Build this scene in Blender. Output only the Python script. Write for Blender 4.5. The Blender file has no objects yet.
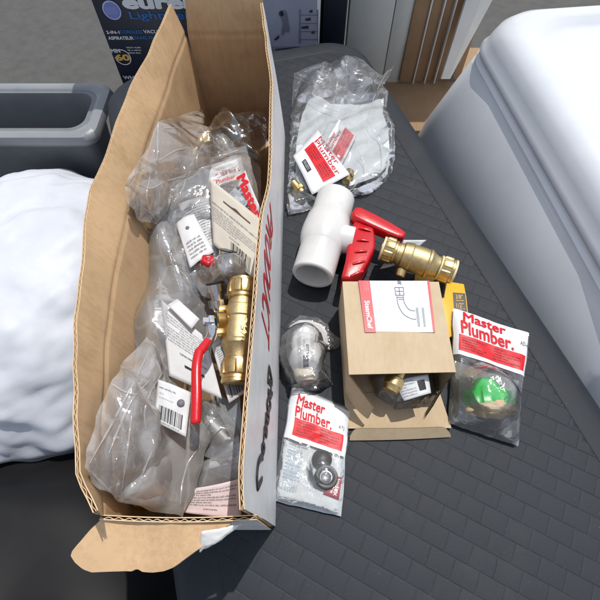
import bpy, bmesh, math, random
from mathutils import Vector, Matrix, noise
from math import sin, cos, pi, radians, sqrt, exp

random.seed(7)
S = bpy.context.scene
C = S.collection

# ------------------------------------------------------------------ camera
CAM = Vector((0, 0, 0.45))
PITCH = radians(60)
FPX = 433.3
cam_d = bpy.data.cameras.new('camera')
cam = bpy.data.objects.new('camera', cam_d); C.objects.link(cam)
cam.location = CAM
cam.rotation_euler = (radians(90) - PITCH, 0, 0)
cam_d.sensor_width = 36; cam_d.lens = 26
cam_d.clip_start = 0.01; cam_d.clip_end = 200
S.camera = cam

FW = Vector((0, cos(PITCH), -sin(PITCH))); UP = Vector((0, sin(PITCH), cos(PITCH)))


def ray(x, y):
    return FW + Vector((1, 0, 0)) * ((x - 300) / FPX) + UP * ((300 - y) / FPX)


def W(x, y, z=0.0):
    """point of the place at height z that the photo shows at x, y"""
    d = ray(x, y)
    return CAM + d * ((z - CAM.z) / d.z)


def WY(x, y, Y):
    d = ray(x, y)
    return CAM + d * ((Y - CAM.y) / d.y)


# ------------------------------------------------------------------ materials
def mat(name):
    m = bpy.data.materials.new(name); m.use_nodes = True
    nt = m.node_tree
    return m, nt, nt.nodes, nt.links, nt.nodes['Principled BSDF']


def rgb(c):
    return (c[0], c[1], c[2], 1)


def plain(name, col, rough=0.5, metal=0.0, spec=0.5, nscale=0, namp=0.15, bump=0.0, bscale=200, coat=0, rvar=0.0):
    m, nt, N, L, b = mat(name)
    b.inputs['Base Color'].default_value = rgb(col)
    b.inputs['Roughness'].default_value = rough
    b.inputs['Metallic'].default_value = metal
    b.inputs['Specular IOR Level'].default_value = spec
    b.inputs['Coat Weight'].default_value = coat
    tc = N.new('ShaderNodeTexCoord')
    if nscale:
        n = N.new('ShaderNodeTexNoise'); n.inputs['Scale'].default_value = nscale; n.inputs['Detail'].default_value = 5
        n.inputs['Roughness'].default_value = 0.65
        L.new(tc.outputs['Object'], n.inputs['Vector'])
        r = N.new('ShaderNodeValToRGB')
        r.color_ramp.elements[0].position = 0.3; r.color_ramp.elements[1].position = 0.7
        r.color_ramp.elements[0].color = rgb([x * (1 - namp) for x in col])
        r.color_ramp.elements[1].color = rgb([min(1, x * (1 + namp)) for x in col])
        L.new(n.outputs['Fac'], r.inputs['Fac']); L.new(r.outputs['Color'], b.inputs['Base Color'])
        if rvar:
            mr = N.new('ShaderNodeMapRange')
            mr.inputs['To Min'].default_value = rough - rvar; mr.inputs['To Max'].default_value = rough + rvar
            L.new(n.outputs['Fac'], mr.inputs['Value']); L.new(mr.outputs['Result'], b.inputs['Roughness'])
    if bump:
        n2 = N.new('ShaderNodeTexNoise'); n2.inputs['Scale'].default_value = bscale; n2.inputs['Detail'].default_value = 4
        L.new(tc.outputs['Object'], n2.inputs['Vector'])
        bp = N.new('ShaderNodeBump'); bp.inputs['Strength'].default_value = bump; bp.inputs['Distance'].default_value = 0.001
        L.new(n2.outputs['Fac'], bp.inputs['Height']); L.new(bp.outputs['Normal'], b.inputs['Normal'])
    return m


def kraft(name, col, streak=(1, 1, 1), amp=0.10):
    """cardboard: fibre mottling, faint flute lines telegraphing through, scuffs"""
    m, nt, N, L, b = mat(name)
    b.inputs['Roughness'].default_value = 0.75; b.inputs['Specular IOR Level'].default_value = 0.25
    tc = N.new('ShaderNodeTexCoord')
    n1 = N.new('ShaderNodeTexNoise'); n1.inputs['Scale'].default_value = 22; n1.inputs['Detail'].default_value = 6; n1.inputs['Roughness'].default_value = 0.7
    L.new(tc.outputs['Object'], n1.inputs['Vector'])
    mp = N.new('ShaderNodeMapping'); mp.inputs['Scale'].default_value = streak
    L.new(tc.outputs['Object'], mp.inputs['Vector'])
    n2 = N.new('ShaderNodeTexNoise'); n2.inputs['Scale'].default_value = 300; n2.inputs['Detail'].default_value = 3
    L.new(mp.outputs['Vector'], n2.inputs['Vector'])
    n3 = N.new('ShaderNodeTexNoise'); n3.inputs['Scale'].default_value = 1400; n3.inputs['Detail'].default_value = 2
    L.new(tc.outputs['Object'], n3.inputs['Vector'])
    a = N.new('ShaderNodeMath'); a.operation = 'MULTIPLY_ADD'; a.inputs[1].default_value = 0.5
    L.new(n2.outputs['Fac'], a.inputs[0]); L.new(n1.outputs['Fac'], a.inputs[2])
    a2 = N.new('ShaderNodeMath'); a2.operation = 'MULTIPLY_ADD'; a2.inputs[1].default_value = 0.3
    L.new(n3.outputs['Fac'], a2.inputs[0]); L.new(a.outputs[0], a2.inputs[2])
    r = N.new('ShaderNodeValToRGB')
    r.color_ramp.elements[0].position = 0.62; r.color_ramp.elements[1].position = 1.12
    r.color_ramp.elements[0].color = rgb([x * (1 - amp) * k for x, k in zip(col, (1, .97, .92))])
    r.color_ramp.elements[1].color = rgb([min(1, x * (1 + amp)) for x in col])
    L.new(a2.outputs[0], r.inputs['Fac']); L.new(r.outputs['Color'], b.inputs['Base Color'])
    bp = N.new('ShaderNodeBump'); bp.inputs['Strength'].default_value = 0.25; bp.inputs['Distance'].default_value = 0.0006
    L.new(a2.outputs[0], bp.inputs['Height']); L.new(bp.outputs['Normal'], b.inputs['Normal'])
    return m


def film(name, haze=0.12, tint=(.99, .99, .99), gloss=0.07, fres=1.0, bscale=90, bstr=0.5, white=(.85, .85, .85), lines=34, lw=.12, cr=62, crs=1.6):
    """thin clear plastic: see-through, a little milky, glinting on its creases"""
    m = bpy.data.materials.new(name); m.use_nodes = True
    nt = m.node_tree; N = nt.nodes; L = nt.links
    N.remove(N['Principled BSDF']); out = N['Material Output']
    tc = N.new('ShaderNodeTexCoord')
    n = N.new('ShaderNodeTexNoise'); n.inputs['Scale'].default_value = bscale; n.inputs['Detail'].default_value = 4
    n.inputs['Distortion'].default_value = 1.6
    L.new(tc.outputs['Object'], n.inputs['Vector'])
    bp = N.new('ShaderNodeBump'); bp.inputs['Strength'].default_value = bstr; bp.inputs['Distance'].default_value = 0.0025
    vc = N.new('ShaderNodeTexVoronoi'); vc.feature = 'F1'; vc.inputs['Scale'].default_value = cr
    vm = N.new('ShaderNodeVectorMath'); vm.operation = 'MULTIPLY_ADD'; vm.inputs[1].default_value = (.012, .012, .012)
    L.new(n.outputs['Color'], vm.inputs[0]); L.new(tc.outputs['Object'], vm.inputs[2]); L.new(vm.outputs[0], vc.inputs['Vector'])
    hm = N.new('ShaderNodeMath'); hm.operation = 'MULTIPLY_ADD'; hm.inputs[1].default_value = crs
    L.new(vc.outputs['Distance'], hm.inputs[0]); L.new(n.outputs['Fac'], hm.inputs[2])
    L.new(hm.outputs[0], bp.inputs['Height'])
    tr = N.new('ShaderNodeBsdfTransparent'); tr.inputs['Color'].default_value = rgb(tint)
    df = N.new('ShaderNodeBsdfDiffuse'); df.inputs['Color'].default_value = rgb(white)
    L.new(bp.outputs['Normal'], df.inputs['Normal'])
    tl = N.new('ShaderNodeBsdfTranslucent'); tl.inputs['Color'].default_value = rgb(white)
    md = N.new('ShaderNodeMixShader'); md.inputs['Fac'].default_value = 0.4
    L.new(df.outputs[0], md.inputs[1]); L.new(tl.outputs[0], md.inputs[2])
    # stress whitening along the folds
    mp = N.new('ShaderNodeMapping'); mp.inputs['Scale'].default_value = (1, .55, 1); mp.inputs['Rotation'].default_value = (0, 0, .6)
    L.new(tc.outputs['Object'], mp.inputs['Vector'])
    wn = N.new('ShaderNodeTexNoise'); wn.inputs['Scale'].default_value = 30; wn.inputs['Detail'].default_value = 2
    L.new(tc.outputs['Object'], wn.inputs['Vector'])
    wv = N.new('ShaderNodeVectorMath'); wv.operation = 'MULTIPLY_ADD'; wv.inputs[1].default_value = (.018, .018, .018)
    L.new(wn.outputs['Color'], wv.inputs[0]); L.new(mp.outputs['Vector'], wv.inputs[2])
    vo = N.new('ShaderNodeTexVoronoi'); vo.feature = 'DISTANCE_TO_EDGE'; vo.inputs['Scale'].default_value = lines
    L.new(wv.outputs[0], vo.inputs['Vector'])
    mr = N.new('ShaderNodeMapRange'); mr.inputs['From Min'].default_value = 0.0; mr.inputs['From Max'].default_value = 0.05
    mr.inputs['To Min'].default_value = min(.9, haze * 1.0 + lw); mr.inputs['To Max'].default_value = haze
    L.new(vo.outputs['Distance'], mr.inputs['Value'])
    m1 = N.new('ShaderNodeMixShader')
    L.new(mr.outputs['Result'], m1.inputs['Fac']); L.new(tr.outputs[0], m1.inputs[1]); L.new(md.outputs[0], m1.inputs[2])
    gl = N.new('ShaderNodeBsdfGlossy'); gl.inputs['Roughness'].default_value = gloss; gl.inputs['Color'].default_value = (1, 1, 1, 1)
    L.new(bp.outputs['Normal'], gl.inputs['Normal'])
    fr = N.new('ShaderNodeFresnel'); fr.inputs['IOR'].default_value = 1.5
    L.new(bp.outputs['Normal'], fr.inputs['Normal'])
    mu = N.new('ShaderNodeMath'); mu.operation = 'MULTIPLY'; mu.inputs[1].default_value = fres; mu.use_clamp = True
    L.new(fr.outputs[0], mu.inputs[0])
    m2 = N.new('ShaderNodeMixShader')
    L.new(mu.outputs[0], m2.inputs['Fac']); L.new(m1.outputs[0], m2.inputs[1]); L.new(gl.outputs[0], m2.inputs[2])
    L.new(m2.outputs[0], out.inputs['Surface'])
    return m


KRAFT = kraft('kraft_cardboard', (.53, .355, .20), (1, 1, .06), .14)
KRAFT2 = kraft('carton_board', (.52, .41, .27), (1, .2, 1), .07)
KRAFT_IN = kraft('carton_board_inside', (.50, .385, .25), (1, .2, 1), .07)
FLUTE = kraft('fluted_edge', (.62, .46, .28), (1, 1, 1), .12)
BOXWHITE = plain('white_printed_board', (.66, .66, .655), .42, nscale=35, namp=.10, bump=.3, bscale=120)
TORN = plain('torn_white_liner', (.72, .71, .69), .7, nscale=60, namp=.06)
RED = plain('red_ink', (.58, .010, .018), .5, spec=.25)
DRED = plain('dark_red_ink', (.42, .02, .03), .5)
BLACK = plain('black_ink', (.012, .012, .014), .5)
GREYINK = plain('grey_ink', (.16, .16, .17), .6)
FINEINK = plain('fine_ink', (.28, .27, .28), .6)
REDFINE = plain('fine_dark_ink_on_red', (.24, .008, .012), .5)
PAPER = plain('white_paper', (.66, .665, .665), .6, nscale=40, namp=.06, bump=.35, bscale=70)
PRINT = plain('white_printed_film', (.70, .72, .735), .33, nscale=40, namp=.03, bump=.3, bscale=90)
PRINTBACK = plain('blue_white_insert', (.58, .625, .65), .5, nscale=40, namp=.05)
BEIGE = plain('beige_card', (.60, .555, .47), .6, nscale=40, namp=.05)
PINK = plain('pinkish_leaflet', (.72, .60, .62), .6, nscale=30, namp=.06)
REDPRINT = plain('red_printed_panel', (.62, .014, .022), .42, spec=.3, bump=.3, bscale=90)
PVC = plain('white_pvc', (.655, .645, .62), .30, nscale=26, namp=.06, bump=.05, bscale=300)
PVCIN = plain('pvc_bore', (.72, .70, .66), .4, nscale=40, namp=.06)
REDPLAS = plain('red_plastic', (.52, .006, .012), .32, nscale=50, namp=.12, bump=.12, bscale=500)
REDGRIP = plain('red_vinyl_sleeve', (.58, .012, .02), .25, bump=.06, bscale=400)
BRASS = plain('brass', (.66, .48, .22), .34, metal=1, nscale=130, namp=.18, bump=.06, bscale=600, rvar=.08)
BRASSCAST = plain('sand_cast_brass', (.57, .44, .23), .46, metal=1, nscale=160, namp=.16, bump=.22, bscale=1600, rvar=.06)
GOLD = plain('bright_brass', (.78, .52, .20), .2, metal=1, nscale=60, namp=.15)
CREAM = plain('cream_plastic_ring', (.80, .68, .36), .4)
CHROME = plain('steel', (.62, .63, .65), .18, metal=1, nscale=150, namp=.2, bump=.08, bscale=400)
GREENRING = plain('green_seal', (.0, .16, .07), .35)
GREENPL = plain('green_plastic', (.0, .47, .05), .3, nscale=60, namp=.12)
TAN = plain('tan_gasket', (.62, .45, .24), .5, nscale=90, namp=.12)
RUBBER = plain('black_rubber', (.014, .014, .015), .42)
YELLOW = plain('yellow_card', (.78, .42, .01), .35, nscale=50, namp=.05)
BLACKPL = plain('black_panel', (.012, .012, .014), .3)
BIN = plain('pale_grey_bin_plastic', (.84, .855, .87), .35, nscale=7, namp=.06, bump=.06, bscale=400, rvar=.08)
BINLID = plain('white_bin_lid_plastic', (.66, .685, .71), .32, nscale=7, namp=.05, bump=.06, bscale=400, rvar=.08)
GREYTUB = plain('grey_tub_plastic', (.16, .17, .18), .45, nscale=20, namp=.1)
SACK = plain('white_sack_plastic', (.60, .62, .67), .5, nscale=16, namp=.07, bump=.4, bscale=40)
VOIDBLACK = plain('void_black', (.008, .008, .009), .62, spec=.25, bump=.3, bscale=40)
NAVY = plain('navy_print', (.012, .016, .032), .35, nscale=20, namp=.1)
PHOTO = plain('pale_blue_print', (.32, .34, .42), .4, nscale=6, namp=.12)
PHOTOFL = plain('print_floor', (.24, .25, .31), .4, nscale=10, namp=.12)
PRINTDK = plain('print_dark', (.045, .045, .06), .4)
PRINTMID = plain('print_mid', (.17, .17, .22), .4)
WHITEINK = plain('white_ink', (.72, .73, .75), .4)
BLUEINK = plain('blue_ink', (.01, .13, .38), .4)
VIOLET = plain('violet_seal_ink', (.16, .19, .52), .4)
PALEBLUE = plain('pale_blue_ink', (.45, .50, .72), .4)
AMBER = plain('amber_ink', (.72, .42, .08), .4)
PANELW = plain('pale_panel', (.55, .56, .53), .4, nscale=12, namp=.07, bump=.15, bscale=30)
BOARDW = plain('white_board_edge', (.62, .61, .58), .45, nscale=20, namp=.08)
BROWNB = kraft('brown_board', (.30, .195, .115), (1, 1, .05), .1)
CONC = plain('concrete', (.085, .082, .076), .9, nscale=26, namp=.15, bump=.2, bscale=60)
LABELR = plain('label_red', (.58, .03, .045), .4)
LABELW = plain('label_white', (.76, .80, .85), .35)
LINEINK = plain('drawing_ink', (.15, .16, .18), .5)

FILM = film('clear_bag_film', .25, bscale=60, bstr=.30, fres=2.3, gloss=.11)
FILMM = film('milky_bag_film', .34, bscale=40, bstr=.32, gloss=.13, lines=24, fres=2.2, cr=44)
FILMF = film('folded_film', .40, bscale=60, bstr=.2, fres=1.8, gloss=.14, lw=.0)
FILMT = film('smooth_clear_film', .12, bscale=50, bstr=.22, fres=1.5, gloss=.10, crs=.7, cr=45, lw=.10)
FILMB = film('cloudy_film', .38, bscale=60, bstr=.2, lw=.05)
FILMP = film('packet_film', .10, bscale=70, bstr=.28, lw=.06, fres=2.0)
FILMC = film('very_clear_film', .08, fres=1.8, bscale=70, bstr=.28, lw=.08, cr=80)
FOIL = film('smoky_antistatic_film', .16, tint=(.40, .38, .35), gloss=.10, fres=5.0, white=(.35, .33, .30), bscale=60, bstr=.25)


def lid_material():
    """moulded basket-weave plastic: tiles laid on the diagonal, each one leaning a little, paler along the joints"""
    m, nt, N, L, b = mat('weave_moulded_plastic')
    b.inputs['Specular IOR Level'].default_value = 0.34
    tc = N.new('ShaderNodeTexCoord')
    n = N.new('ShaderNodeTexNoise'); n.inputs['Scale'].default_value = 5; n.inputs['Detail'].default_value = 7; n.inputs['Roughness'].default_value = .7
    L.new(tc.outputs['Object'], n.inputs['Vector'])
    r = N.new('ShaderNodeValToRGB')
    r.color_ramp.elements[0].position = .32; r.color_ramp.elements[1].position = .72
    r.color_ramp.elements[0].color = (.0125, .0155, .0205, 1); r.color_ramp.elements[1].color = (.0205, .0245, .0315, 1)
    L.new(n.outputs['Fac'], r.inputs['Fac'])
    # pale dust specks
    v = N.new('ShaderNodeTexNoise'); v.inputs['Scale'].default_value = 420; v.inputs['Detail'].default_value = 2
    L.new(tc.outputs['Object'], v.inputs['Vector'])
    s = N.new('ShaderNodeMapRange'); s.inputs['From Min'].default_value = .70; s.inputs['From Max'].default_value = .80
    s.inputs['To Max'].default_value = .35
    L.new(v.outputs['Fac'], s.inputs['Value'])
    mx = N.new('ShaderNodeMix'); mx.data_type = 'RGBA'
    mx.inputs[7].default_value = (.14, .14, .135, 1)
    L.new(s.outputs['Result'], mx.inputs[0]); L.new(r.outputs['Color'], mx.inputs[6])
    dn_ = N.new('ShaderNodeTexNoise'); dn_.inputs['Scale'].default_value = 17; dn_.inputs['Detail'].default_value = 8; dn_.inputs['Roughness'].default_value = .75
    L.new(tc.outputs['Object'], dn_.inputs['Vector'])
    dr = N.new('ShaderNodeMapRange'); dr.inputs['From Min'].default_value = .52; dr.inputs['From Max'].default_value = .85; dr.inputs['To Max'].default_value = .22
    L.new(dn_.outputs['Fac'], dr.inputs['Value'])
    mx2 = N.new('ShaderNodeMix'); mx2.data_type = 'RGBA'; mx2.inputs[7].default_value = (.085, .085, .082, 1)
    L.new(dr.outputs['Result'], mx2.inputs[0]); L.new(mx.outputs[2], mx2.inputs[6])
    L.new(mx2.outputs[2], b.inputs['Base Color'])
    mr = N.new('ShaderNodeMapRange'); mr.inputs['To Min'].default_value = .56; mr.inputs['To Max'].default_value = .70
    L.new(n.outputs['Fac'], mr.inputs['Value']); L.new(mr.outputs['Result'], b.inputs['Roughness'])
    n2 = N.new('ShaderNodeTexNoise'); n2.inputs['Scale'].default_value = 900; n2.inputs['Detail'].default_value = 2
    L.new(tc.outputs['Object'], n2.inputs['Vector'])
    bp = N.new('ShaderNodeBump'); bp.inputs['Strength'].default_value = .25; bp.inputs['Distance'].default_value = .0004
    L.new(n2.outputs['Fac'], bp.inputs['Height']); L.new(bp.outputs['Normal'], b.inputs['Normal'])
    return m


LIDM = lid_material()
LIDJOINT = plain('pale_joint', (.045, .047, .05), .7, nscale=40, namp=.6)  # paler floor colour seen between the tiles


# ------------------------------------------------------------------ scene helpers
def thing(name, label, cat, loc, group=None):
    o = bpy.data.objects.new(name, None); C.objects.link(o)
    o.empty_display_size = .01
    o.location = loc; o['label'] = label; o['category'] = cat
    if group: o['group'] = group
    return o


def tag(o, label, cat, group=None):
    o['label'] = label; o['category'] = cat
    if group: o['group'] = group
    return o


def origin_of(o):
    p = Vector((0, 0, 0))
    while o is not None:
        p = p + Vector(o.location); o = o.parent
    return p


def link(name, verts, faces, mats, parent=None, smooth=True, midx=None, loc=None, angle=None):
    base = origin_of(parent) if parent else (Vector(loc) if loc is not None else Vector((0, 0, 0)))
    me = bpy.data.meshes.new(name)
    me.from_pydata([tuple(Vector(v) - base) for v in verts], [], faces)
    for m in (mats if isinstance(mats, (list, tuple)) else [mats]):
        me.materials.append(m)
    if midx:
        for p, i in zip(me.polygons, midx): p.material_index = i
    if smooth:
        me.polygons.foreach_set('use_smooth', [True] * len(me.polygons))
        if angle: me.set_sharp_from_angle(angle=radians(angle))
    me.update()
    o = bpy.data.objects.new(name, me); C.objects.link(o)
    if parent: o.parent = parent
    elif loc is not None: o.location = base
    return o


def join(*parts):
    V, F = [], []
    for v, f in parts:
        k = len(V); V += list(v); F += [[i + k for i in q] for q in f]
    return V, F


def frame_of(a, b, ref=Vector((0, 0, 1))):
    z = (b - a).normalized()
    if abs(z.dot(ref)) > .98: ref = Vector((0, 1, 0))
    x = ref.cross(z).normalized(); y = z.cross(x)
    return x, y, z


def lathe(a, b, prof, seg=48, closed=False, wob=None):
    """profile of (t along a-b in metres, radius) revolved round the axis a-b"""
    a = Vector(a); b = Vector(b); x, y, z = frame_of(a, b)
    V, F = [], []
    for i, (t, r) in enumerate(prof):
        for k in range(seg):
            an = 2 * pi * k / seg
            rr = wob(t, r, an) if wob else r
            V.append(a + z * t + (x * cos(an) + y * sin(an)) * rr)
    n = len(prof)
    for i in range(n - 1 if not closed else n):
        j = (i + 1) % n
        for k in range(seg):
            k2 = (k + 1) % seg
            F.append([i * seg + k, i * seg + k2, j * seg + k2, j * seg + k])
    if not closed:
        if prof[0][1] > 1e-6: F.append([k for k in range(seg)][::-1])
        if prof[-1][1] > 1e-6: F.append([(n - 1) * seg + k for k in range(seg)])
    return V, F


def tube(pts, rad, seg=16, squash=1.0, ref=Vector((0, 0, 1)), smooth=4):
    P = [Vector(p) for p in pts]
    if smooth and len(P) > 2:
        Q = []
        for i in range(len(P) - 1):
            p0 = P[max(0, i - 1)]; p1 = P[i]; p2 = P[i + 1]; p3 = P[min(len(P) - 1, i + 2)]
            for k in range(smooth):
                t = k / smooth
                Q.append(.5 * ((2 * p1) + (p2 - p0) * t + (2 * p0 - 5 * p1 + 4 * p2 - p3) * t * t + (3 * p1 - p0 - 3 * p2 + p3) * t ** 3))
        Q.append(P[-1]); P = Q
    n = len(P); V, F = [], []
    R = rad if callable(rad) else (lambda s: rad)
    for i, p in enumerate(P):
        d = (P[min(n - 1, i + 1)] - P[max(0, i - 1)]).normalized()
        x = ref.cross(d)
        if x.length < 1e-4: x = Vector((1, 0, 0))
        x.normalize(); y = d.cross(x)
        r = R(i / (n - 1))
        for k in range(seg):
            an = 2 * pi * k / seg
            V.append(p + x * cos(an) * r + y * sin(an) * r * squash)
    for i in range(n - 1):
        for k in range(seg):
            k2 = (k + 1) % seg
            F.append([i * seg + k, i * seg + k2, (i + 1) * seg + k2, (i + 1) * seg + k])
    F.append(list(range(seg))[::-1]); F.append([(n - 1) * seg + k for k in range(seg)])
    return V, F


def prism(poly, z0, z1, bevel=0.0015, segs=2):
    """upright prism over a list of points, with rounded edges"""
    bm = bmesh.new()
    vs = [bm.verts.new((p[0], p[1], z0)) for p in poly]
    f = bm.faces.new(vs); f.normal_update()
    if f.normal.z > 0: f.normal_flip()
    r = bmesh.ops.extrude_face_region(bm, geom=[f])
    for v in [g for g in r['geom'] if isinstance(g, bmesh.types.BMVert)]: v.co.z = z1
    bmesh.ops.recalc_face_normals(bm, faces=bm.faces[:])
    if bevel: bmesh.ops.bevel(bm, geom=bm.edges[:], offset=bevel, segments=segs, profile=.5, affect='EDGES', clamp_overlap=True)
    bm.verts.index_update()
    V = [v.co.copy() for v in bm.verts]; F = [[v.index for v in f.verts] for f in bm.faces]
    bm.free()
    return V, F


def obox(c, ax, ay, az, hx, hy, hz, bevel=0.0015, segs=2):
    """oriented box"""
    V, F = prism([(-hx, -hy), (hx, -hy), (hx, hy), (-hx, hy)], -hz, hz, bevel, segs)
    return [c + ax * v.x + ay * v.y + az * v.z for v in V], F


def rr_poly(x0, y0, x1, y1, r, n=6):
    out = []
    for cx, cy, a0 in ((x1 - r, y1 - r, 0), (x0 + r, y1 - r, 90), (x0 + r, y0 + r, 180), (x1 - r, y0 + r, 270)):
        for k in range(n + 1):
            a = radians(a0 + 90 * k / n)
            out.append((cx + r * cos(a), cy + r * sin(a)))
    return out


def n3(x, y, z=0.0):
    return noise.noise(Vector((x, y, z)))


def hash2(i, j, k):
    h = (i * 374761393 + j * 668265263 + int(k * 97) * 2147483647 + 1013904223) & 0xffffffff
    h = ((h ^ (h >> 13)) * 1274126177) & 0xffffffff
    return ((h ^ (h >> 16)) & 0xffff) / 65535.0


def facet(x, y, seed, s):
    """crumpled sheet: flat triangular facets meeting in straight folds"""
    X = x * s; Y = y * s
    X, Y = X + .45 * n3(X * .8, Y * .8, seed), Y + .45 * n3(X * .8, Y * .8, seed + 31)
    k = (X + Y) * .3660254
    u = X + k; v = Y + k
    i = math.floor(u); j = math.floor(v); a = u - i; b = v - j
    h00 = hash2(i, j, seed); h11 = hash2(i + 1, j + 1, seed)
    if a > b: return h00 * (1 - a) + hash2(i + 1, j, seed) * (a - b) + h11 * b
    return h00 * (1 - b) + hash2(i, j + 1, seed) * (b - a) + h11 * a


def crease(x, y, seed, s):
    """sharp straight folds at two sizes, stretched along one direction"""
    c, d = cos(seed * 1.7), sin(seed * 1.7)
    u = x * c + y * d; v = (-x * d + y * c) * .55
    return .68 * facet(u, v, seed, s) + .32 * facet(u * .8 - v * .6, u * .6 + v * .8, seed + 5, s * 2.3)


# ---- patches: four corners in reading order (lower left, lower right, upper right, upper left) and a height over them
class Patch:
    def __init__(s, ll, lr, ur, ul, h=None, warp=None):
        s.c = [Vector(q) for q in (ll, lr, ur, ul)]
        s.n = ((s.c[1] - s.c[0]).cross(s.c[3] - s.c[0])).normalized()
        s.h = h or (lambda u, v: 0.0)
        s.warp = warp
        s.w = ((s.c[1] - s.c[0]).length + (s.c[2] - s.c[3]).length) / 2
        s.l = ((s.c[3] - s.c[0]).length + (s.c[2] - s.c[1]).length) / 2

    def at(s, u, v, off=0.0, h=None):
        if s.warp: u, v = s.warp(u, v)
        a, b, c, d = s.c
        p = a * (1 - u) * (1 - v) + b * u * (1 - v) + c * u * v + d * (1 - u) * v
        return p + s.n * ((s.h if h is None else h)(u, v) + off)

    def grid(s, u0=0, u1=1, v0=0, v1=1, nu=12, nv=12, off=0.0, thick=0.0, h=None):
        V, F = [], []
        for j in range(nv + 1):
            for i in range(nu + 1):
                V.append(s.at(u0 + (u1 - u0) * i / nu, v0 + (v1 - v0) * j / nv, off, h))
        for j in range(nv):
            for i in range(nu):
                k = j * (nu + 1) + i
                F.append([k, k + 1, k + nu + 2, k + nu + 1])
        if thick:
            n = len(V)
            V += [p - s.n * thick for p in V]
            F += [[q + n for q in f][::-1] for f in F]
            ring = [i for i in range(nu + 1)] + [j * (nu + 1) + nu for j in range(1, nv + 1)] + \
                   [nv * (nu + 1) + i for i in range(nu - 1, -1, -1)] + [j * (nu + 1) for j in range(nv - 1, 0, -1)]
            for q in range(len(ring)):
                a, b = ring[q], ring[(q + 1) % len(ring)]
                F.append([b, a, a + n, b + n])
        return V, F

    def quads(s, rects, off, sub=1):
        V, F = [], []
        for r in rects:
            V, F = join((V, F), s.grid(r[0], r[2], r[1], r[3], sub, sub, off))
        return V, F


_fonts = {}


def glyphs(txt, bold=0.0, shear=0.0, space=1.0):
    key = (txt, bold, shear, space)
    if key not in _fonts:
        cu = bpy.data.curves.new('t', 'FONT'); cu.body = txt; cu.offset = 0; cu.shear = shear
        cu.resolution_u = 3; cu.space_character = space; cu.space_line = .85
        ob = bpy.data.objects.new('t', cu)
        me = bpy.data.meshes.new_from_object(ob)
        bm = bmesh.new(); bm.from_mesh(me)
        xs = [v.co.x for v in bm.verts]; ys = [v.co.y for v in bm.verts]
        for a0_, a1_, no in ((min(xs), max(xs), (1, 0, 0)), (min(ys), max(ys), (0, 1, 0))):
            q_ = a0_ + .17
            while q_ < a1_:
                bmesh.ops.bisect_plane(bm, geom=bm.verts[:] + bm.edges[:] + bm.faces[:], dist=1e-5, plane_co=(q_ * no[0], q_ * no[1], 0), plane_no=no)
                q_ += .21
        bm.verts.index_update()
        V0 = [(v.co.x, v.co.y) for v in bm.verts]; F0 = [[v.index for v in f.verts] for f in bm.faces]
        bm.free()
        V, F = [], []
        sh = [(0, 0)] if bold <= 0 else [(bold * cos(k * pi / 4), bold * sin(k * pi / 4)) for k in range(8)]
        for k, (dx, dy) in enumerate(sh):      # heavier strokes
            n0 = len(V); V += [(x + dx, y + dy, k) for x, y in V0]; F += [[i + n0 for i in f] for f in F0]
        bpy.data.objects.remove(ob); bpy.data.curves.remove(cu); bpy.data.meshes.remove(me)
        x0 = min(p[0] for p in V); x1 = max(p[0] for p in V); y0 = min(p[1] for p in V); y1 = max(p[1] for p in V)
        _fonts[key] = ([((p[0] - x0) / (x1 - x0), (p[1] - y0) / (y1 - y0), (p[2] if len(p) > 2 else 0) * 1.2e-5) for p in V], F)
    return _fonts[key]


def text_geo(patch, txt, u0, v0, u1, v1, off=.0006, bold=0.02, shear=0.0, space=1.0):
    V, F = glyphs(txt, bold, shear, space)
    return [patch.at(u0 + (u1 - u0) * p[0], v0 + (v1 - v0) * p[1], off + p[2]) for p in V], F


def text(patch, txt, u0, v0, u1, v1, m, parent, off=.0006, bold=0.02, name='lettering', shear=0.0):
    g = text_geo(patch, txt, u0, v0, u1, v1, off, bold, shear)
    return link(name, g[0], g[1], m, parent, smooth=False)


def fine(patch, u0, v0, u1, v1, rows, m, parent, off=.0006, seed=1, dens=.85, name='fine_print', word=.07):
    """rows of print too small to read"""
    rnd = random.Random(seed); R = []
    um, vm = (u0 + u1) / 2, (v0 + v1) / 2
    Lu = (Vector(patch.at(u1, vm)) - Vector(patch.at(u0, vm))).length / (u1 - u0)
    Lv = (Vector(patch.at(um, v1)) - Vector(patch.at(um, v0))).length / (v1 - v0)
    hr = (v1 - v0) / rows
    lw = max(hr * .52 * Lv / Lu * .62, (u1 - u0) / 90)      # width of one letter
    for i in range(rows):
        yb = v1 - hr * (i + .70); yx = v1 - hr * (i + .28); ya = v1 - hr * (i + .10)
        st = (yx - yb) * .28
        x = u0; end = u0 + (u1 - u0) * (1 if rnd.random() < dens else rnd.uniform(.4, .9))
        while x < end - lw:
            for _ in range(rnd.choice((2, 3, 4, 5, 6, 7, 8))):
                if x > end - lw: break
                k = rnd.random(); a = x; b = x + lw * .78; w = lw * .27
                top = ya if rnd.random() < .25 else yx
                R.append((a, yb, a + w, top))
                if k < .65: R.append((b - w, yb, b, yx))
                if .2 < k < .8: R.append((a + w, yx - st, b - (w if k < .65 else 0), yx))
                if k > .45: R.append((a + w, yb, b - (w if k < .65 else 0), yb + st))
                x += lw
            x += lw * .7
    V, F = patch.quads(R, off, 1)
    return link(name, V, F, m, parent, smooth=False)


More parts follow.
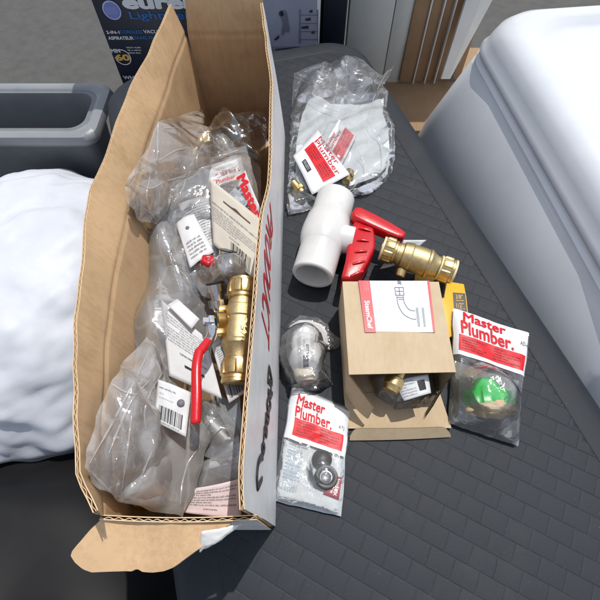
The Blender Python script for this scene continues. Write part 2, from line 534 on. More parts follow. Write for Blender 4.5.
def barcode(patch, u0, v0, u1, v1, m, parent, off=.0006, seed=3, n=26):
    rnd = random.Random(seed); R = []; x = 0; ws = []
    while len(ws) < n: ws.append((rnd.choice((1, 1, 2, 3)), rnd.choice((1, 1, 2))))
    tot = sum(a + b for a, b in ws)
    for a, b in ws:
        R.append((u0 + (u1 - u0) * x / tot, v0, u0 + (u1 - u0) * (x + a) / tot, v1)); x += a + b
    V, F = patch.quads(R, off, 1)
    return link('barcode', V, F, m, parent, smooth=False)


def corners(pts, z):
    """photo points in reading order LL LR UR UL; z one height or four"""
    zs = z if isinstance(z, (list, tuple)) else [z] * 4
    return [W(p[0], p[1], q) for p, q in zip(pts, zs)]


# ---- loose film bags over any outline
def poly_dist(px, py, P):
    best = 9.0; inside = False; n = len(P); bp = None
    for i in range(n):
        x0, y0 = P[i][0], P[i][1]; x1, y1 = P[(i + 1) % n][0], P[(i + 1) % n][1]
        dx, dy = x1 - x0, y1 - y0
        t = max(0, min(1, ((px - x0) * dx + (py - y0) * dy) / (dx * dx + dy * dy + 1e-12)))
        qx, qy = x0 + dx * t, y0 + dy * t
        d = (px - qx) ** 2 + (py - qy) ** 2
        if d < best: best = d; bp = (qx, qy)
        if (y0 > py) != (y1 > py) and px < (x1 - x0) * (py - y0) / (y1 - y0) + x0: inside = not inside
    return sqrt(best), inside, bp


def fill(P, res):
    """quad fill of a polygon, its border cells snapped to the outline"""
    x0 = min(p[0] for p in P) - res; x1 = max(p[0] for p in P) + res
    y0 = min(p[1] for p in P) - res; y1 = max(p[1] for p in P) + res
    nx = int((x1 - x0) / res) + 1; ny = int((y1 - y0) / res) + 1
    idx = {}; V = []; F = []; D = []
    keep = [[poly_dist(x0 + (i + .5) * res, y0 + (j + .5) * res, P)[1] for i in range(nx)] for j in range(ny)]
    cnt = {}
    for j in range(ny):
        for i in range(nx):
            if keep[j][i]:
                for q in ((i, j), (i + 1, j), (i + 1, j + 1), (i, j + 1)): cnt[q] = cnt.get(q, 0) + 1

    def vid(i, j):
        if (i, j) not in idx:
            x, y = x0 + i * res, y0 + j * res
            d, ins, bp = poly_dist(x, y, P)
            if cnt[(i, j)] < 4: x, y = bp; d = 0
            idx[(i, j)] = len(V); V.append((x, y)); D.append(d)
        return idx[(i, j)]
    for j in range(ny):
        for i in range(nx):
            if keep[j][i]: F.append([vid(i, j), vid(i + 1, j), vid(i + 1, j + 1), vid(i, j + 1)])
    return V, F, D


def ragged(P, amp, seed, step=.004):
    """outline with small irregularities"""
    out = []
    n = len(P)
    for i in range(n):
        a = Vector(P[i]); b = Vector(P[(i + 1) % n]); d = b - a; L = Vector((d.x, d.y)).length
        k = max(1, int(L / step)); nn = Vector((-d.y, d.x, 0)).normalized()
        for q in range(k):
            p = a + d * (q / k)
            t = n3(p.x * 90, p.y * 90, seed) * .6 + n3(p.x * 260, p.y * 260, seed) * .4
            out.append(p + nn * amp * t)
    return out


def bag(name, pts, H, m, parent=None, res=.0022, seed=1, cs=26, camp=.006, bumps=(), edge=.02, flat_bottom=.0008, zdef=0.0, rag=.0012, loc=None, bottom=True, plane=True):
    """a film bag: pts are photo points (x, y[, z]); bumps (x, y, z_top, radius) are contents that hold the film up"""
    base3 = [W(p[0], p[1], p[2] if len(p) > 2 else zdef) for p in pts]
    cen_ = sum(base3, Vector()) / len(base3)
    nn = Vector((0, 0, 0))
    for a, b in zip(base3, base3[1:] + base3[:1]):
        nn += (a - cen_).cross(b - cen_)
    nn.normalize()
    if nn.z < 0: nn = -nn
    if plane is False: nn = Vector((0, 0, 1)); cen_ = Vector((0, 0, 0))
    ex = Vector((1, 0, 0)); ex = (ex - nn * ex.dot(nn)).normalized(); ey = nn.cross(ex)

    def loc2(p): q = p - cen_; return Vector((q.dot(ex), q.dot(ey), q.dot(nn)))
    base = [loc2(p) for p in base3]
    P = ragged(base, rag, seed)
    V2, F2, D = fill(P, res)
    B = [(loc2(W(b[0], b[1], b[2])), b[3]) for b in bumps]

    def zb(x, y):
        s = 0; w = 0
        for q in base:
            k = 1 / ((q.x - x) ** 2 + (q.y - y) ** 2 + 1e-5)
            s += k * q.z; w += k
        return s / w

    def ztop(x, y, d):
        b = zb(x, y); e = 1 - exp(-d / edge); fl = min(1, d / .012)
        cr = crease(x, y, seed, cs) - .5
        z = b + H * e + camp * cr * 1.5 * (.35 + .65 * fl)
        for q, r in B:
            k = exp(-(((x - q.x) ** 2 + (y - q.y) ** 2) / (r * r)) ** 2)
            z = max(z, b + (q.z - b) * k + camp * .5 * cr)
        return z, b
    top, bot = [], []
    for (x, y), d in zip(V2, D):
        z, b = ztop(x, y, d)
        if d == 0: z = b + .0012 * n3(x * 90, y * 90, seed) + camp * .35 * (crease(x, y, seed, cs) - .5)
        lo = b + flat_bottom * min(1, d / .004) + .0003
        if bottom and plane is not False: lo = min(lo, z - .0006) + camp * .3 * (facet(x, y, seed + 3, cs) - .5)
        o_ = cen_ + ex * x + ey * y
        top.append(o_ + nn * max(z, lo + .0004)); bot.append(o_ + nn * lo)
    if bottom:
        n = len(top)
        Fb = [[i + n for i in f][::-1] for f in F2]
        o = link(name, top + bot, F2 + Fb, m, parent, loc=loc)
    else: o = link(name, top, F2, m, parent, loc=loc)
    BAGV[o.name] = [(*proj(t), t) for t in top]
    BAGZ[o.name] = lambda x, y: ztop(x, y, poly_dist(x, y, P)[0])[0]
    return o


BAGZ = {}
BAGV = {}


def proj(p):
    q = p - CAM; d = q.dot(FW)
    return 300 + FPX * q.x / d, 300 - FPX * q.dot(UP) / d


def folds(bag_o, lines_, m, width=.0022):
    """doubled-over strips of film lying along a bag's creases"""
    T = BAGV[bag_o.name]
    for ln in lines_:
        pts = []
        for (xa, ya), (xb, yb) in zip(ln, ln[1:]):
            k = max(2, int(math.hypot(xb - xa, yb - ya) / 3))
            for q in range(k):
                x = xa + (xb - xa) * q / k; y = ya + (yb - ya) * q / k
                p = min(T, key=lambda t: (t[0] - x) ** 2 + (t[1] - y) ** 2)[2]
                e = ray(x, y); pts.append(CAM + e * ((p - CAM).dot(FW)))
        for _ in range(2):
            pts = [pts[0]] + [(a + b * 2 + c) / 4 for a, b, c in zip(pts, pts[1:], pts[2:])] + [pts[-1]]
        V, F = [], []
        for i, p in enumerate(pts):
            d = (pts[min(len(pts) - 1, i + 1)] - pts[max(0, i - 1)]).normalized()
            up = (CAM - p).normalized(); sd_ = d.cross(up).normalized()
            w = width * (.35 + .65 * sin(pi * (i + .5) / len(pts))) * (.8 + .4 * n3(i * .4, width * 900))
            c = p + up * .0008
            V += [c - sd_ * w, c + up * .0005, c + sd_ * w]
        for i in range(len(pts) - 1):
            k = i * 3; F += [[k, k + 1, k + 4, k + 3], [k + 1, k + 2, k + 5, k + 4]]
        link('fold', V, F, m, bag_o)




class Drape:
    """writing laid on the top of an upright bag: four corners in the plan, height from the bag"""
    def __init__(s, cor, zf): s.c = [Vector(q) for q in cor]; s.zf = zf; s.h = None; s.n = Vector((0, 0, 1))
    def at(s, u, v, off=0.0, h=None):
        a, b, c, d = s.c
        p = a * (1 - u) * (1 - v) + b * u * (1 - v) + c * u * v + d * (1 - u) * v
        return Vector((p.x, p.y, s.zf(p.x, p.y) + off))
    grid = Patch.grid
    quads = Patch.quads


def interp(tab, t):
    if t <= tab[0][0]: return tab[0][1]
    for (a, x), (b, y) in zip(tab, tab[1:]):
        if t <= b:
            k = (t - a) / (b - a); k = k * k * (3 - 2 * k) * .5 + k * .5
            return x + (y - x) * k
    return tab[-1][1]


# ================================================================== THE SETTING
floor_v, floor_f = [], []
FZ = -0.45
n = 40
for j in range(n + 1):
    for i in range(n + 1):
        x = (i / n - .5) * 12; y = -3 + j / n * 14
        floor_v.append((x, y, FZ + .003 * n3(x * 1.3, y * 1.3, 4)))
for j in range(n):
    for i in range(n):
        k = j * (n + 1) + i; floor_f.append([k, k + 1, k + n + 2, k + n + 1])
fl = link('ground', floor_v, floor_f, CONC); fl['kind'] = 'structure'

# ------------------------------------------------------------------ storage box whose lid is the work surface
ANG = radians(17.4)
EX = Vector((cos(ANG), sin(ANG), 0)); EY = Vector((-sin(ANG), cos(ANG), 0))
A0 = EX.dot(Vector((-.111, -.03, 0)))        # left side
A1 = EX.dot(Vector((.273, .274, 0))) + .004  # right side
B1 = EY.dot(Vector((.084, .828, 0)))         # back
B0 = B1 - 1.02


def LP(a, b, z): return EX * a + EY * b + Vector((0, 0, z))


deck = thing('storage_box', 'long charcoal plastic storage box with a basket weave lid under all the parts', 'storage box', LP((A0 + A1) / 2, (B0 + B1) / 2, FZ))
outer = rr_poly(A0, B0, A1, B1, .075, 12)
# rings of the lid's rim: (inset, z)
rings = [(.006, -.045), (.0, -.040), (.0, -.014), (.0025, -.0075), (.007, -.0035), (.013, -.0012), (.020, -.0004), (.040, -.0004), (.0415, -.0008), (.042, -.0014)]


def inset_poly(d):
    return rr_poly(A0 + d, B0 + d, A1 - d, B1 - d, max(.012, .075 - d), 12)


V, F = [], []
for d, z in rings:
    for p in inset_poly(d): V.append(LP(p[0], p[1], z))
m_ = len(outer)
for i in range(len(rings) - 1):
    for k in range(m_):
        k2 = (k + 1) % m_
        F.append([i * m_ + k, i * m_ + k2, (i + 1) * m_ + k2, (i + 1) * m_ + k])
F.append([(len(rings) - 1) * m_ + k for k in range(m_)])
lid = link('lid', V, F, [LIDM, LIDJOINT], deck, angle=50, midx=[0] * (len(F) - 1) + [1])
# the woven field: each tile is a slab that leans, pillowed, laid at 45 degrees to the lid
WA = ANG - radians(45)
e1 = Vector((cos(WA), sin(WA), 0)); e2 = Vector((-sin(WA), cos(WA), 0))
TW, TH, GAP = .0225, .0185, .00015
cen = LP((A0 + A1) / 2, (B0 + B1) / 2, 0)
inner = inset_poly(.036)
innerw = [LP(p[0], p[1], 0) for p in inner]
V, F = [], []
rnd = random.Random(5)
NR = 46
TE = [0, .018, .05, .5, .95, .982, 1]
for r in range(-NR, NR):
    for c in range(-NR, NR):
        o = (r % 2) * .5
        cx, cy = (c + o) * TW, r * TH
        pc = cen + e1 * (cx + TW / 2) + e2 * (cy + TH / 2)
        a, b = EX.dot(pc), EY.dot(pc)
        mx = TW * .62
        if not (A0 + .036 - mx < a < A1 - .036 + mx and B0 + .036 - mx < b < B1 - .036 + mx): continue
        tilt = rnd.uniform(-.00008, .00012)
        tj = rnd.uniform(-.00006, .00006); k0 = len(V); M = 6
        for j in range(M + 1):
            for i in range(M + 1):
                u = i / M; v = j / M
                # tighter spacing at the tile's rounded edges
                u = TE[i]; v = TE[j]
                p = cen + e1 * (cx + GAP + u * (TW - 2 * GAP)) + e2 * (cy + GAP + v * (TH - 2 * GAP))
                eu = min(u, 1 - u) * TW; ev = min(v, 1 - v) * TH
                z = -.0010 + tilt * (u - .5) * .9 + tilt * (v - .5) * .8 + tj
                z += .00004 * (1 - (2 * u - 1) ** 2) * (1 - (2 * v - 1) ** 4)
                ed = min(eu, ev)
                if ed < .0006: z -= .00021 * (1 - ed / .0006) ** 1.5
                a2 = min(max(EX.dot(p), A0 + .036), A1 - .036); b2 = min(max(EY.dot(p), B0 + .036), B1 - .036)
                q = LP(a2, b2, z); V.append(q)
        for j in range(M):
            for i in range(M):
                k = k0 + j * (M + 1) + i
                F.append([k, k + 1, k + M + 2, k + M + 1])
# rounded inside corners: drop tiles' vertices outside the inner outline
keepF = []
ccs = [(A0 + .075, B0 + .075), (A1 - .075, B0 + .075), (A1 - .075, B1 - .075), (A0 + .075, B1 - .075)]


def in_field(p):
    a, b = EX.dot(p), EY.dot(p)
    for i, (ca, cb) in enumerate(ccs):
        if (a - ca) * (-1 if i in (0, 3) else 1) > 0 and (b - cb) * (-1 if i in (0, 1) else 1) > 0:
            return (a - ca) ** 2 + (b - cb) ** 2 < .0395 ** 2
    return True


for f in F:
    if all(in_field(V[i]) for i in f): keepF.append(f)
link('weave_field', V, keepF, LIDM, deck)
# body below the lid
V, F = [], []
bz = [(.012, -.046), (.014, -.12), (.018, -.25), (.026, FZ + .012), (.030, FZ + .004)]
for d, z in bz:
    for p in inset_poly(d): V.append(LP(p[0], p[1], z))
for i in range(len(bz) - 1):
    for k in range(m_):
        k2 = (k + 1) % m_
        F.append([i * m_ + k2, i * m_ + k, (i + 1) * m_ + k, (i + 1) * m_ + k2])
F.append([(len(bz) - 1) * m_ + k for k in range(m_)])
link('body', V, F, plain('charcoal_plastic', (.022, .024, .028), .5, nscale=30, namp=.15), deck, angle=50)

# ================================================================== THE LONG CARDBOARD BOX
box = thing('cardboard_box', 'long open cardboard box with white printed side, full of bagged fittings', 'cardboard box', (-.08, .28, 0))
RIMX = [(.010, -.031), (.041, -.034), (.10, -.034), (.17, -.0335), (.225, -.032), (.262, -.0275), (.30, -.0265), (.40, -.030), (.47, -.036), (.505, -.041), (.545, -.046)]
FOLDX = [(.02, -.121), (.05, -.129), (.086, -.135), (.14, -.144), (.20, -.150), (.27, -.1525), (.342, -.151), (.45, -.145), (.548, -.139)]
EDGEX = [(.015, -.108), (.041, -.1255), (.078, -.136), (.11, -.1445), (.139, -.1515), (.177, -.156), (.234, -.168), (.258, -.171), (.296, -.168), (.39, -.1648), (.454, -.1555), (.548, -.147)]
FH = .153   # height of the fold
FARY = .545; NEARY = .019


def right_wall(u, v):
    Y = NEARY + (FARY - NEARY) * u
    x_ = .0022 * (facet(Y, v * .19, 8, 13) - .5) * v
    z = .1885 * v + (.0012 * n3(u * 30, 3) * v if v > .9 else 0)
    x = -.0255 + (interp(RIMX, Y) + .0255) * v ** 1.3 + .0012 * n3(Y * 14, v * 3, 2) * v
    x += x_
    return Vector((x, Y, z + .0008))


def left_wall(u, v):
    Y = NEARY + (FARY - NEARY) * u
    k = FH / .188
    if v < k:
        t = v / k
        x = -.126 + (interp(FOLDX, Y) + .126) * t ** .8; z = FH * t
        x += .0015 * n3(Y * 11, z * 9, 5) * t
    else:
        t = (v - k) / (1 - k)
        xf = interp(FOLDX, Y) + .0015 * n3(Y * 11, FH * 9, 5)
        x = xf + (interp(EDGEX, Y) - xf) * t
        z = FH + (.187 - FH) * t + .0015 * n3(Y * 25, 7) * t
    dk = abs(v - k)
    if dk < .016: x -= .0016 * (1 - dk / .016)
    x += .003 * (facet(Y, z, 3, 11) - .5) * min(1, v * 4)
    return Vector((x, Y, z + .0008))


def far_wall(u, v):
    x = -.137 + (.1365 - .040) * u
    k = FH / .205
    if v < k: y = FARY - .0005; z = FH * v / k
    else:
        t = (v - k) / (1 - k); y = FARY - .0005 + .014 * t - .002 * sin(u * 3) * t; z = FH + .052 * t
        x += .005 * t * (1 - 2 * u)
    dk = abs(v - k)
    if dk < .018: y += .0016 * (1 - dk / .018)
    y += .0025 * (facet(x, z, 6, 16) - .5) * min(1, v * 4)
    return Vector((x, y, z + .0008))


def near_wall(u, v):
    x = -.121 + (.121 - .0265) * u - .002 * sin(u * pi) * 0
    return Vector((x - .0015 * (1 - u) * v, NEARY - .0015 * sin(u * pi) * v, FH * v + .0008 + .001 * n3(u * 12, 5, 1) * v))


def slab(Pf, o0, o1, nu, nv, u0=0, u1=1, v0=0, v1=1):
    """thickened sheet over a parametric surface; returns V,F and face tags (0 = o0 side, 1 = o1 side, 2 = edges)"""
    V = []; T = []
    e = 1e-3
    for off in (o0, o1):
        for j in range(nv + 1):
            for i in range(nu + 1):
                u = u0 + (u1 - u0) * i / nu; v = v0 + (v1 - v0) * j / nv
                p = Pf(u, v)
                a = Pf(min(1, u + e), v) - Pf(max(0, u - e), v); b = Pf(u, min(1, v + e)) - Pf(u, max(0, v - e))
                nn = a.cross(b)
                if nn.length > 0: nn.normalize()
                V.append(p + nn * (off(u, v) if callable(off) else off))
    n = (nu + 1) * (nv + 1); F = []
    for j in range(nv):
        for i in range(nu):
            k = j * (nu + 1) + i
            F.append([k + nu + 1, k + nu + 2, k + 1, k]); T.append(0)
            F.append([k + n, k + n + 1, k + n + nu + 2, k + n + nu + 1]); T.append(1)
    ring = [i for i in range(nu + 1)] + [j * (nu + 1) + nu for j in range(1, nv + 1)] + \
           [nv * (nu + 1) + i for i in range(nu - 1, -1, -1)] + [j * (nu + 1) for j in range(nv - 1, 0, -1)]
    for q in range(len(ring)):
        a, b = ring[q], ring[(q + 1) % len(ring)]
        F.append([a, b, b + n, a + n]); T.append(2)
    return V, F, T


def corrugated(name, Pf, L, sgn, nu, nv, inner_m, outer_m, parent, t=.0029, v0=.9, wn=2):
    """two liners with a wavy medium that shows along the cut rim. sgn: direction of the outside along the surface normal"""
    lin = .0006
    Vi, Fi, Ti = slab(Pf, 0, sgn * lin, nu, nv)
    Vo, Fo, To = slab(Pf, sgn * (t - lin), sgn * t, nu, nv)
    per = max(2, int(L / .0058))
    crush = lambda u: sin(2 * pi * (per * u + .55 * n3(u * L * 22, 4.4, L * 9))) * (.62 + .36 * n3(u * L * 38, 1.3, L * 5))
    wave = lambda u, v: sgn * (t / 2 + (t / 2 - lin - .0002) * crush(u))
    wave2 = lambda u, v: sgn * (t / 2 + (t / 2 - lin - .0002) * crush(u) + .0004)
    Vw, Fw, Tw = slab(Pf, wave, wave2, per * 8, wn, v0=v0, v1=.997)
    V, F = join((Vi, Fi), (Vo, Fo), (Vw, Fw))
    mi = [(2 if k == 2 else 0) for k in Ti] + [(2 if k == 2 else (1 if k == 1 else 0)) for k in To] + [2] * len(Fw)
    o = link(name, V, F, [inner_m, outer_m, FLUTE], parent, midx=mi, angle=40)
    return o


rw = corrugated('side_wall', right_wall, .52, 1, 70, 24, KRAFT, BOXWHITE, box)
corrugated('side_wall', left_wall, .53, -1, 80, 90, KRAFT, BOXWHITE, box, v0=.70, wn=16)
corrugated('end_wall', far_wall, .10, -1, 24, 90, KRAFT, BOXWHITE, box)
corrugated('end_wall', near_wall, .095, 1, 24, 12, KRAFT, BOXWHITE, box)
V, F, T = slab(lambda u, v: Vector((-.124 + .097 * u, NEARY + .004 + (FARY - NEARY - .01) * v, .0012)), 0, .004, 6, 20)
link('bottom_panel', V, F, KRAFT, box, angle=30)

# near end flap, folded outwards and drooping, one corner of its outer liner curling up white
FLAPO = [(101, 519.5), (88, 535), (76.5, 551), (76.5, 556), (82, 562), (91, 568.5), (100, 571.5), (112, 571), (125, 570.5), (138, 570.5), (143, 568), (149, 570.5), (160, 571.5), (170, 570.5), (178, 567), (188, 559), (199, 551), (207, 545), (214, 536), (221, 529), (231, 525), (240, 521.5)]


def flap_z(y): return .150 - .00026 * max(0, y - 519) - .0000035 * (y - 519) ** 2


fp = [W(x, y, flap_z(y)) for x, y in FLAPO]
fpr = ragged(fp, .0008, 3, .003)
V2, F2, D2 = fill(fpr, .0022)


def flapz(x, y):
    return .150 - .22 * max(0, .0165 - y) - 1.5 * max(0, .0165 - y) ** 2 + .0030 * (facet(x, y, 4, 30) - .5) + .0018 * n3(x * 22, y * 30, 2) + .003 * sin((x + .07) * 26) * max(0, .0165 - y) / .03


V, F, mi = [], [], []
tt = .0029
for kk, dz in enumerate((0, -.0006, -tt + .0006, -tt)):
    V += [Vector((x, y, flapz(x, y) + dz)) for x, y in V2]
nq = len(V2)
for f in F2:
    F.append(f); mi.append(0)
    F.append([i + nq for i in f][::-1]); mi.append(0)
    F.append([i + 2 * nq for i in f]); mi.append(0)
    F.append([i + 3 * nq for i in f][::-1]); mi.append(1)
# cut edge: liners' borders and the wavy medium set just inside the outline
ec = {}
for f in F2:
    for a, b in zip(f, f[1:] + f[:1]):
        k = (min(a, b), max(a, b)); ec.setdefault(k, []).append((a, b))
for k, l in ec.items():
    if len(l) == 1:
        a, b = l[0]
        F.append([b, a, a + nq, b + nq]); mi.append(2)
        F.append([b + 2 * nq, a + 2 * nq, a + 3 * nq, b + 3 * nq]); mi.append(2)
s = 0; k0 = None
out = fpr + [fpr[0]]
cenp = sum((p for p in fpr), Vector()) / len(fpr)
pv = None
for a, b in zip(out, out[1:]):
    L_ = (b - a).length; st = max(1, int(L_ / .0009))
    for q in range(st):
        p = a + (b - a) * (q / st); s += L_ / st
        pi_ = p + (cenp - p).normalized() * .0006
        zc = flapz(p.x, p.y) - tt / 2 + (tt / 2 - .0008) * sin(s / .0058 * 2 * pi + 3 * n3(s * 40, 2)) * (.7 + .3 * n3(s * 50, 7))
        V.append(Vector((pi_.x, pi_.y, zc + .0004))); V.append(Vector((pi_.x, pi_.y, zc - .0004)))
        if pv is not None: F.append([pv, pv + 1, len(V) - 1, len(V) - 2]); mi.append(2)
        pv = len(V) - 2
link('flap', V, F, [KRAFT, BOXWHITE, FLUTE], box, midx=mi, angle=40)
# torn liner curl
tp = Patch(W(199, 551, .142), W(215, 541, .142), W(241, 523.5, .1535), W(201, 530.5, .155), h=lambda u, v: .003 * sin(pi * u) * sin(pi * v) + .0008 * n3(u * 6, v * 6))
V, F = tp.grid(0, 1, 0, 1, 14, 14, .001, .0005)
link('torn_liner', V, F, TORN, box)


# printing on the white side: the wall's outside as a patch in (Y, z)
class Wall:
    def __init__(s): s.h = None

    def at(s, u, v, off=0.0, h=None):   # u: along the wall from the near end (0..1), v up the wall (0..1)
        e = 1e-3
        p = right_wall(u, v)
        a = right_wall(min(1, u + e), v) - right_wall(max(0, u - e), v); b = right_wall(u, min(1, v + e)) - right_wall(u, max(0, v - e))
        nn = a.cross(b).normalized()
        return p + nn * (.0029 + off)


wall = Wall()


def uv_on_wall(x, y):
    """place on the side wall seen at a photo point"""
    d = ray(x, y); best = None
    for j in range(60):
        v = j / 60
        lo = None
        # intersect by stepping along the ray to the wall's height z = .1885 v
        p = CAM + d * ((.1885 * v - CAM.z) / d.z)
        u = (p.y - NEARY) / (FARY - NEARY)
        if 0 <= u <= 1:
            e = abs(wall.at(u, v).x - p.x)
            if best is None or e < best[0]: best = (e, u, v)
    return best[1], best[2]


# red word, upside down on the box (reads from the far end to the near end)
uT, vT = uv_on_wall(262.5, 331); uP, vP = uv_on_wall(267.5, 196)
gv, gf = glyphs('PRODUCT', .012, .2, 1.0)
def wt(p):
    k = p[0]; mid_ = .86 + (.70 - .86) * k; hh = .10 + .06 * k
    return wall.at(uP + (uT - uP) * k, mid_ + hh * (.5 - p[1]) * 2 * .9, .0004 + p[2])
link('lettering', [wt(p) for p in gv], gf, RED, box, smooth=False)
# black brush lettering lower down
strokes = [
    [(268.5, 367), (270, 374), (271.5, 384), (268, 381)], [(268.5, 367), (267.6, 376), (267.4, 384)],
    [(267.5, 391), (270, 396), (272, 394)], [(271, 390), (268, 397), (267.5, 399)],
    [(268, 399), (266.5, 404), (268, 410), (270, 406), (269, 400)],
    [(266.5, 412), (268.5, 416), (267.5, 422), (266, 418)], [(265.5, 413), (265, 424)],
    [(264.5, 425), (266.5, 429), (266, 435), (264.5, 431)], [(264, 427), (263.3, 440)],
    [(262.5, 443), (264, 448), (262.5, 455)], [(261.5, 445), (262, 454)],
    [(262.5, 458), (260.5, 457.5), (258, 463), (256.7, 471), (256.2, 479), (257, 486.5), (259, 485), (261.5, 479)],
]
V, F = [], []
for st in strokes:
    q = [wall.at(*uv_on_wall(*p), .0006) for p in st]
    V, F = join((V, F), tube(q, lambda s: .0024 + .0010 * sin(s * pi), 6, .2, Vector((1, 0, 0)), 5))
link('lettering', V, F, BLACK, box)

# ================================================================== WHITE PVC BALL VALVE
pa = W(336, 197.5, .0285); pb = W(312.5, 276, .0285)
pvc = thing('pvc_ball_valve', 'white plastic ball valve with a red handle lying above the brown carton', 'valve', (pb + pa) / 2 * 1.0 - Vector((0, 0, .0285)))
Lv = (pb - pa).length
R0 = .0245
prof = [(0.004, .0195), (0, .0205), (-.0, .0232), (.0012, R0), (.030, R0 + .0002), (.036, R0 + .0006), (.040, R0 + .0028), (.050, .0282), (.060, .0292), (.070, .0290), (.078, .0278),
        (.083, .0262), (.0845, R0 + .0012), (.086, R0 + .0004), (Lv - .0012, R0), (Lv, .0233), (Lv, .0203), (Lv - .001, .0197), (Lv - .036, .0190), (Lv - .0362, .0145), (Lv - .07, .014), (.05, .014), (.0362, .0145), (.036, .019)]
V, F = lathe(pa, pb, prof, 72, closed=True)
link('body', V, F, PVC, pvc, angle=40)
ax = (pb - pa).normalized(); side = Vector((-ax.y, ax.x, 0)) * 1
if side.x < 0: side = -side
mid = pa + ax * .067 + Vector((0, 0, .004))
V, F = lathe(mid + side * .018, mid + side * .05, [(0, .0175), (.017, .0168), (.018, .016), (.018, .0095), (.032, .0095)], 40)
link('stem_collar', V, F, PVC, pvc, angle=35)
# red handle: fluted hub across the stem and a wing lever that runs outward
hub = [(340, 284.5), (344.5, 267), (347, 249), (350, 238), (354.5, 224), (364, 223), (371.5, 228.5), (373.5, 243), (373.5, 255), (366, 270), (359.5, 281), (349, 286)]
hp = [W(x, y, .028) for x, y in hub]
V1, F1 = prism([(p.x, p.y) for p in hp], .014, .043, .0035, 3)
# flutes: shallow ribs down its outer side
ribs = ([], [])
for k in range(5):
    t = k / 4
    a = W(351 + 20 * (1 - t) * 0 + 8 * (1 - t), 228 + 48 * t, .0435); b = W(371 - 8 * t, 231 + 40 * t, .0435)
    ribs = join(ribs, tube([a, (a + b) / 2 + Vector((0, 0, .0012)), b], .0016, 8, .8))
hd = link('handle', *join((V1, F1), ribs), REDPLAS, pvc, angle=40)
a0 = W(354, 215, .040); a1 = W(372, 222, .040); a2 = W(404, 239, .036)
dirn = (a2 - a0).normalized(); per = Vector((-dirn.y, dirn.x, 0)).normalized()
out = []
for t, w in ((-.002, .0065), (.004, .0095), (.02, .0098), (.045, .0085), (.060, .0070), ((a2 - a0).length, .0045)):
    out.append((t, w))
pl = [a0 + dirn * t + per * w for t, w in out] + [a0 + dirn * t - per * w for t, w in reversed(out)]
V2_, F2_ = prism([(p.x, p.y) for p in pl], -.009, .009, .0035, 3)
V2_ = [Vector((p.x, p.y, p.z * (1 - .25 * ((Vector((p.x, p.y, 0)) - Vector((a0.x, a0.y, 0))).length / .07)) + a0.z - .05 * max(0, (Vector((p.x, p.y, 0)) - Vector((a0.x, a0.y, 0))).dot(dirn)))) for p in V2_]
link('lever', V2_, F2_, REDPLAS, pvc, angle=40)


# ================================================================== BRASS VALVES
def brass_valve(t, a, b, R, ring_m=CREAM, L_ref=.098):
    """union body with a push ring nut at either end"""
    L = (b - a).length; k = L / L_ref; q = R / .0158
    body = [(.012, .0098), (.018, .0112), (.022, .0112), (.0225, .0122), (.027, .0125), (.0285, .0146), (.036, .0155), (.0385, .0158), (.040, .0150), (.050, .0152), (.060, .0150), (.0615, .0158), (.064, .0156), (.066, .0140), (.072, .0118), (.076, .0112), (.0765, .0104), (.086, .0100)]
    V, F = lathe(a, b, [(x * k, r * q) for x, r in body], 56)
    link('body', V, F, BRASSCAST, t, angle=28)

    def nut(x0, x1, flip):
        def wob(tt, r, an):
            return r * (1 + (.035 * (1 if (an * 8 / (2 * pi)) % 1 < .5 else -1)) * (1 if abs(r - .0142 * q) < .0004 else 0))
        w = x1 - x0
        pr = [(x0, .0108), (x0 + .0005, .0128), (x0 + .001, .0136), (x0 + w * .22, .0142), (x0 + w * .72, .0142), (x0 + w * .78, .0132), (x0 + w * .8, .0128), (x1 - .001, .0130), (x1, .0118), (x1, .009)]
        V, F = lathe(a, b, [(x * k, r * q) for x, r in pr], 96, wob=wob)
        link('nut', V, F, BRASS, t, angle=28)
    nut(.0025, .020, 0); nut(.078, .0955, 1)
    for x0, x1 in ((.0, .0035), (.0765, .0795), (.0945, .098)):
        V, F = lathe(a, b, [(x0 * k, .0075 * q), (x0 * k, .0120 * q), ((x0 + .0006) * k, .0132 * q), ((x1 - .0006) * k, .0132 * q), (x1 * k, .0120 * q), (x1 * k, .0075 * q)], 48)
        link('sealing_ring', V, F, ring_m, t, angle=35)
    for x0, d in ((-.0005, 1), (.0982, -1)):
        V, F = lathe(a, b, [((x0) * k, .0074 * q), ((x0 + d * .004) * k, .0074 * q), ((x0 + d * .004) * k, .0)], 32)
        link('bore', V, F, BRASSCAST, t, angle=35)


ba = W(381.5, 248, .037); bb = W(454.5, 272.5, .032)
bv = thing('brass_valve', 'brass push fit valve lying across the yellow packet beside the red plastic handle', 'valve', (ba + bb) / 2 - Vector((0, 0, .03)))
brass_valve(bv, ba, bb, .0172)
axb = (bb - ba).normalized(); sd = Vector((axb.y, -axb.x, 0)); m0 = ba + axb * .030
V, F = lathe(m0 + sd * .010 - Vector((0, 0, .004)), m0 + sd * .024 - Vector((0, 0, .010)), [(0, .0040), (.006, .0040), (.0065, .0060), (.014, .0058), (.015, .0048)], 24)
link('drain_stub', V, F, BRASS, bv, angle=35)
# slip of white paper under it
pp = Patch(*corners([(380, 269), (405, 262), (428, 240), (398, 240)], [.012, .012, .024, .030]), h=lambda u, v: .004 * sin(u * 4 + v))
V, F = pp.grid(0, 1, 0, 1, 12, 12, 0, .0003)
sl = link('paper_slip', V, F, PAPER, loc=pp.c[0]); tag(sl, 'crumpled white paper slip poking out behind the brass valve', 'paper')

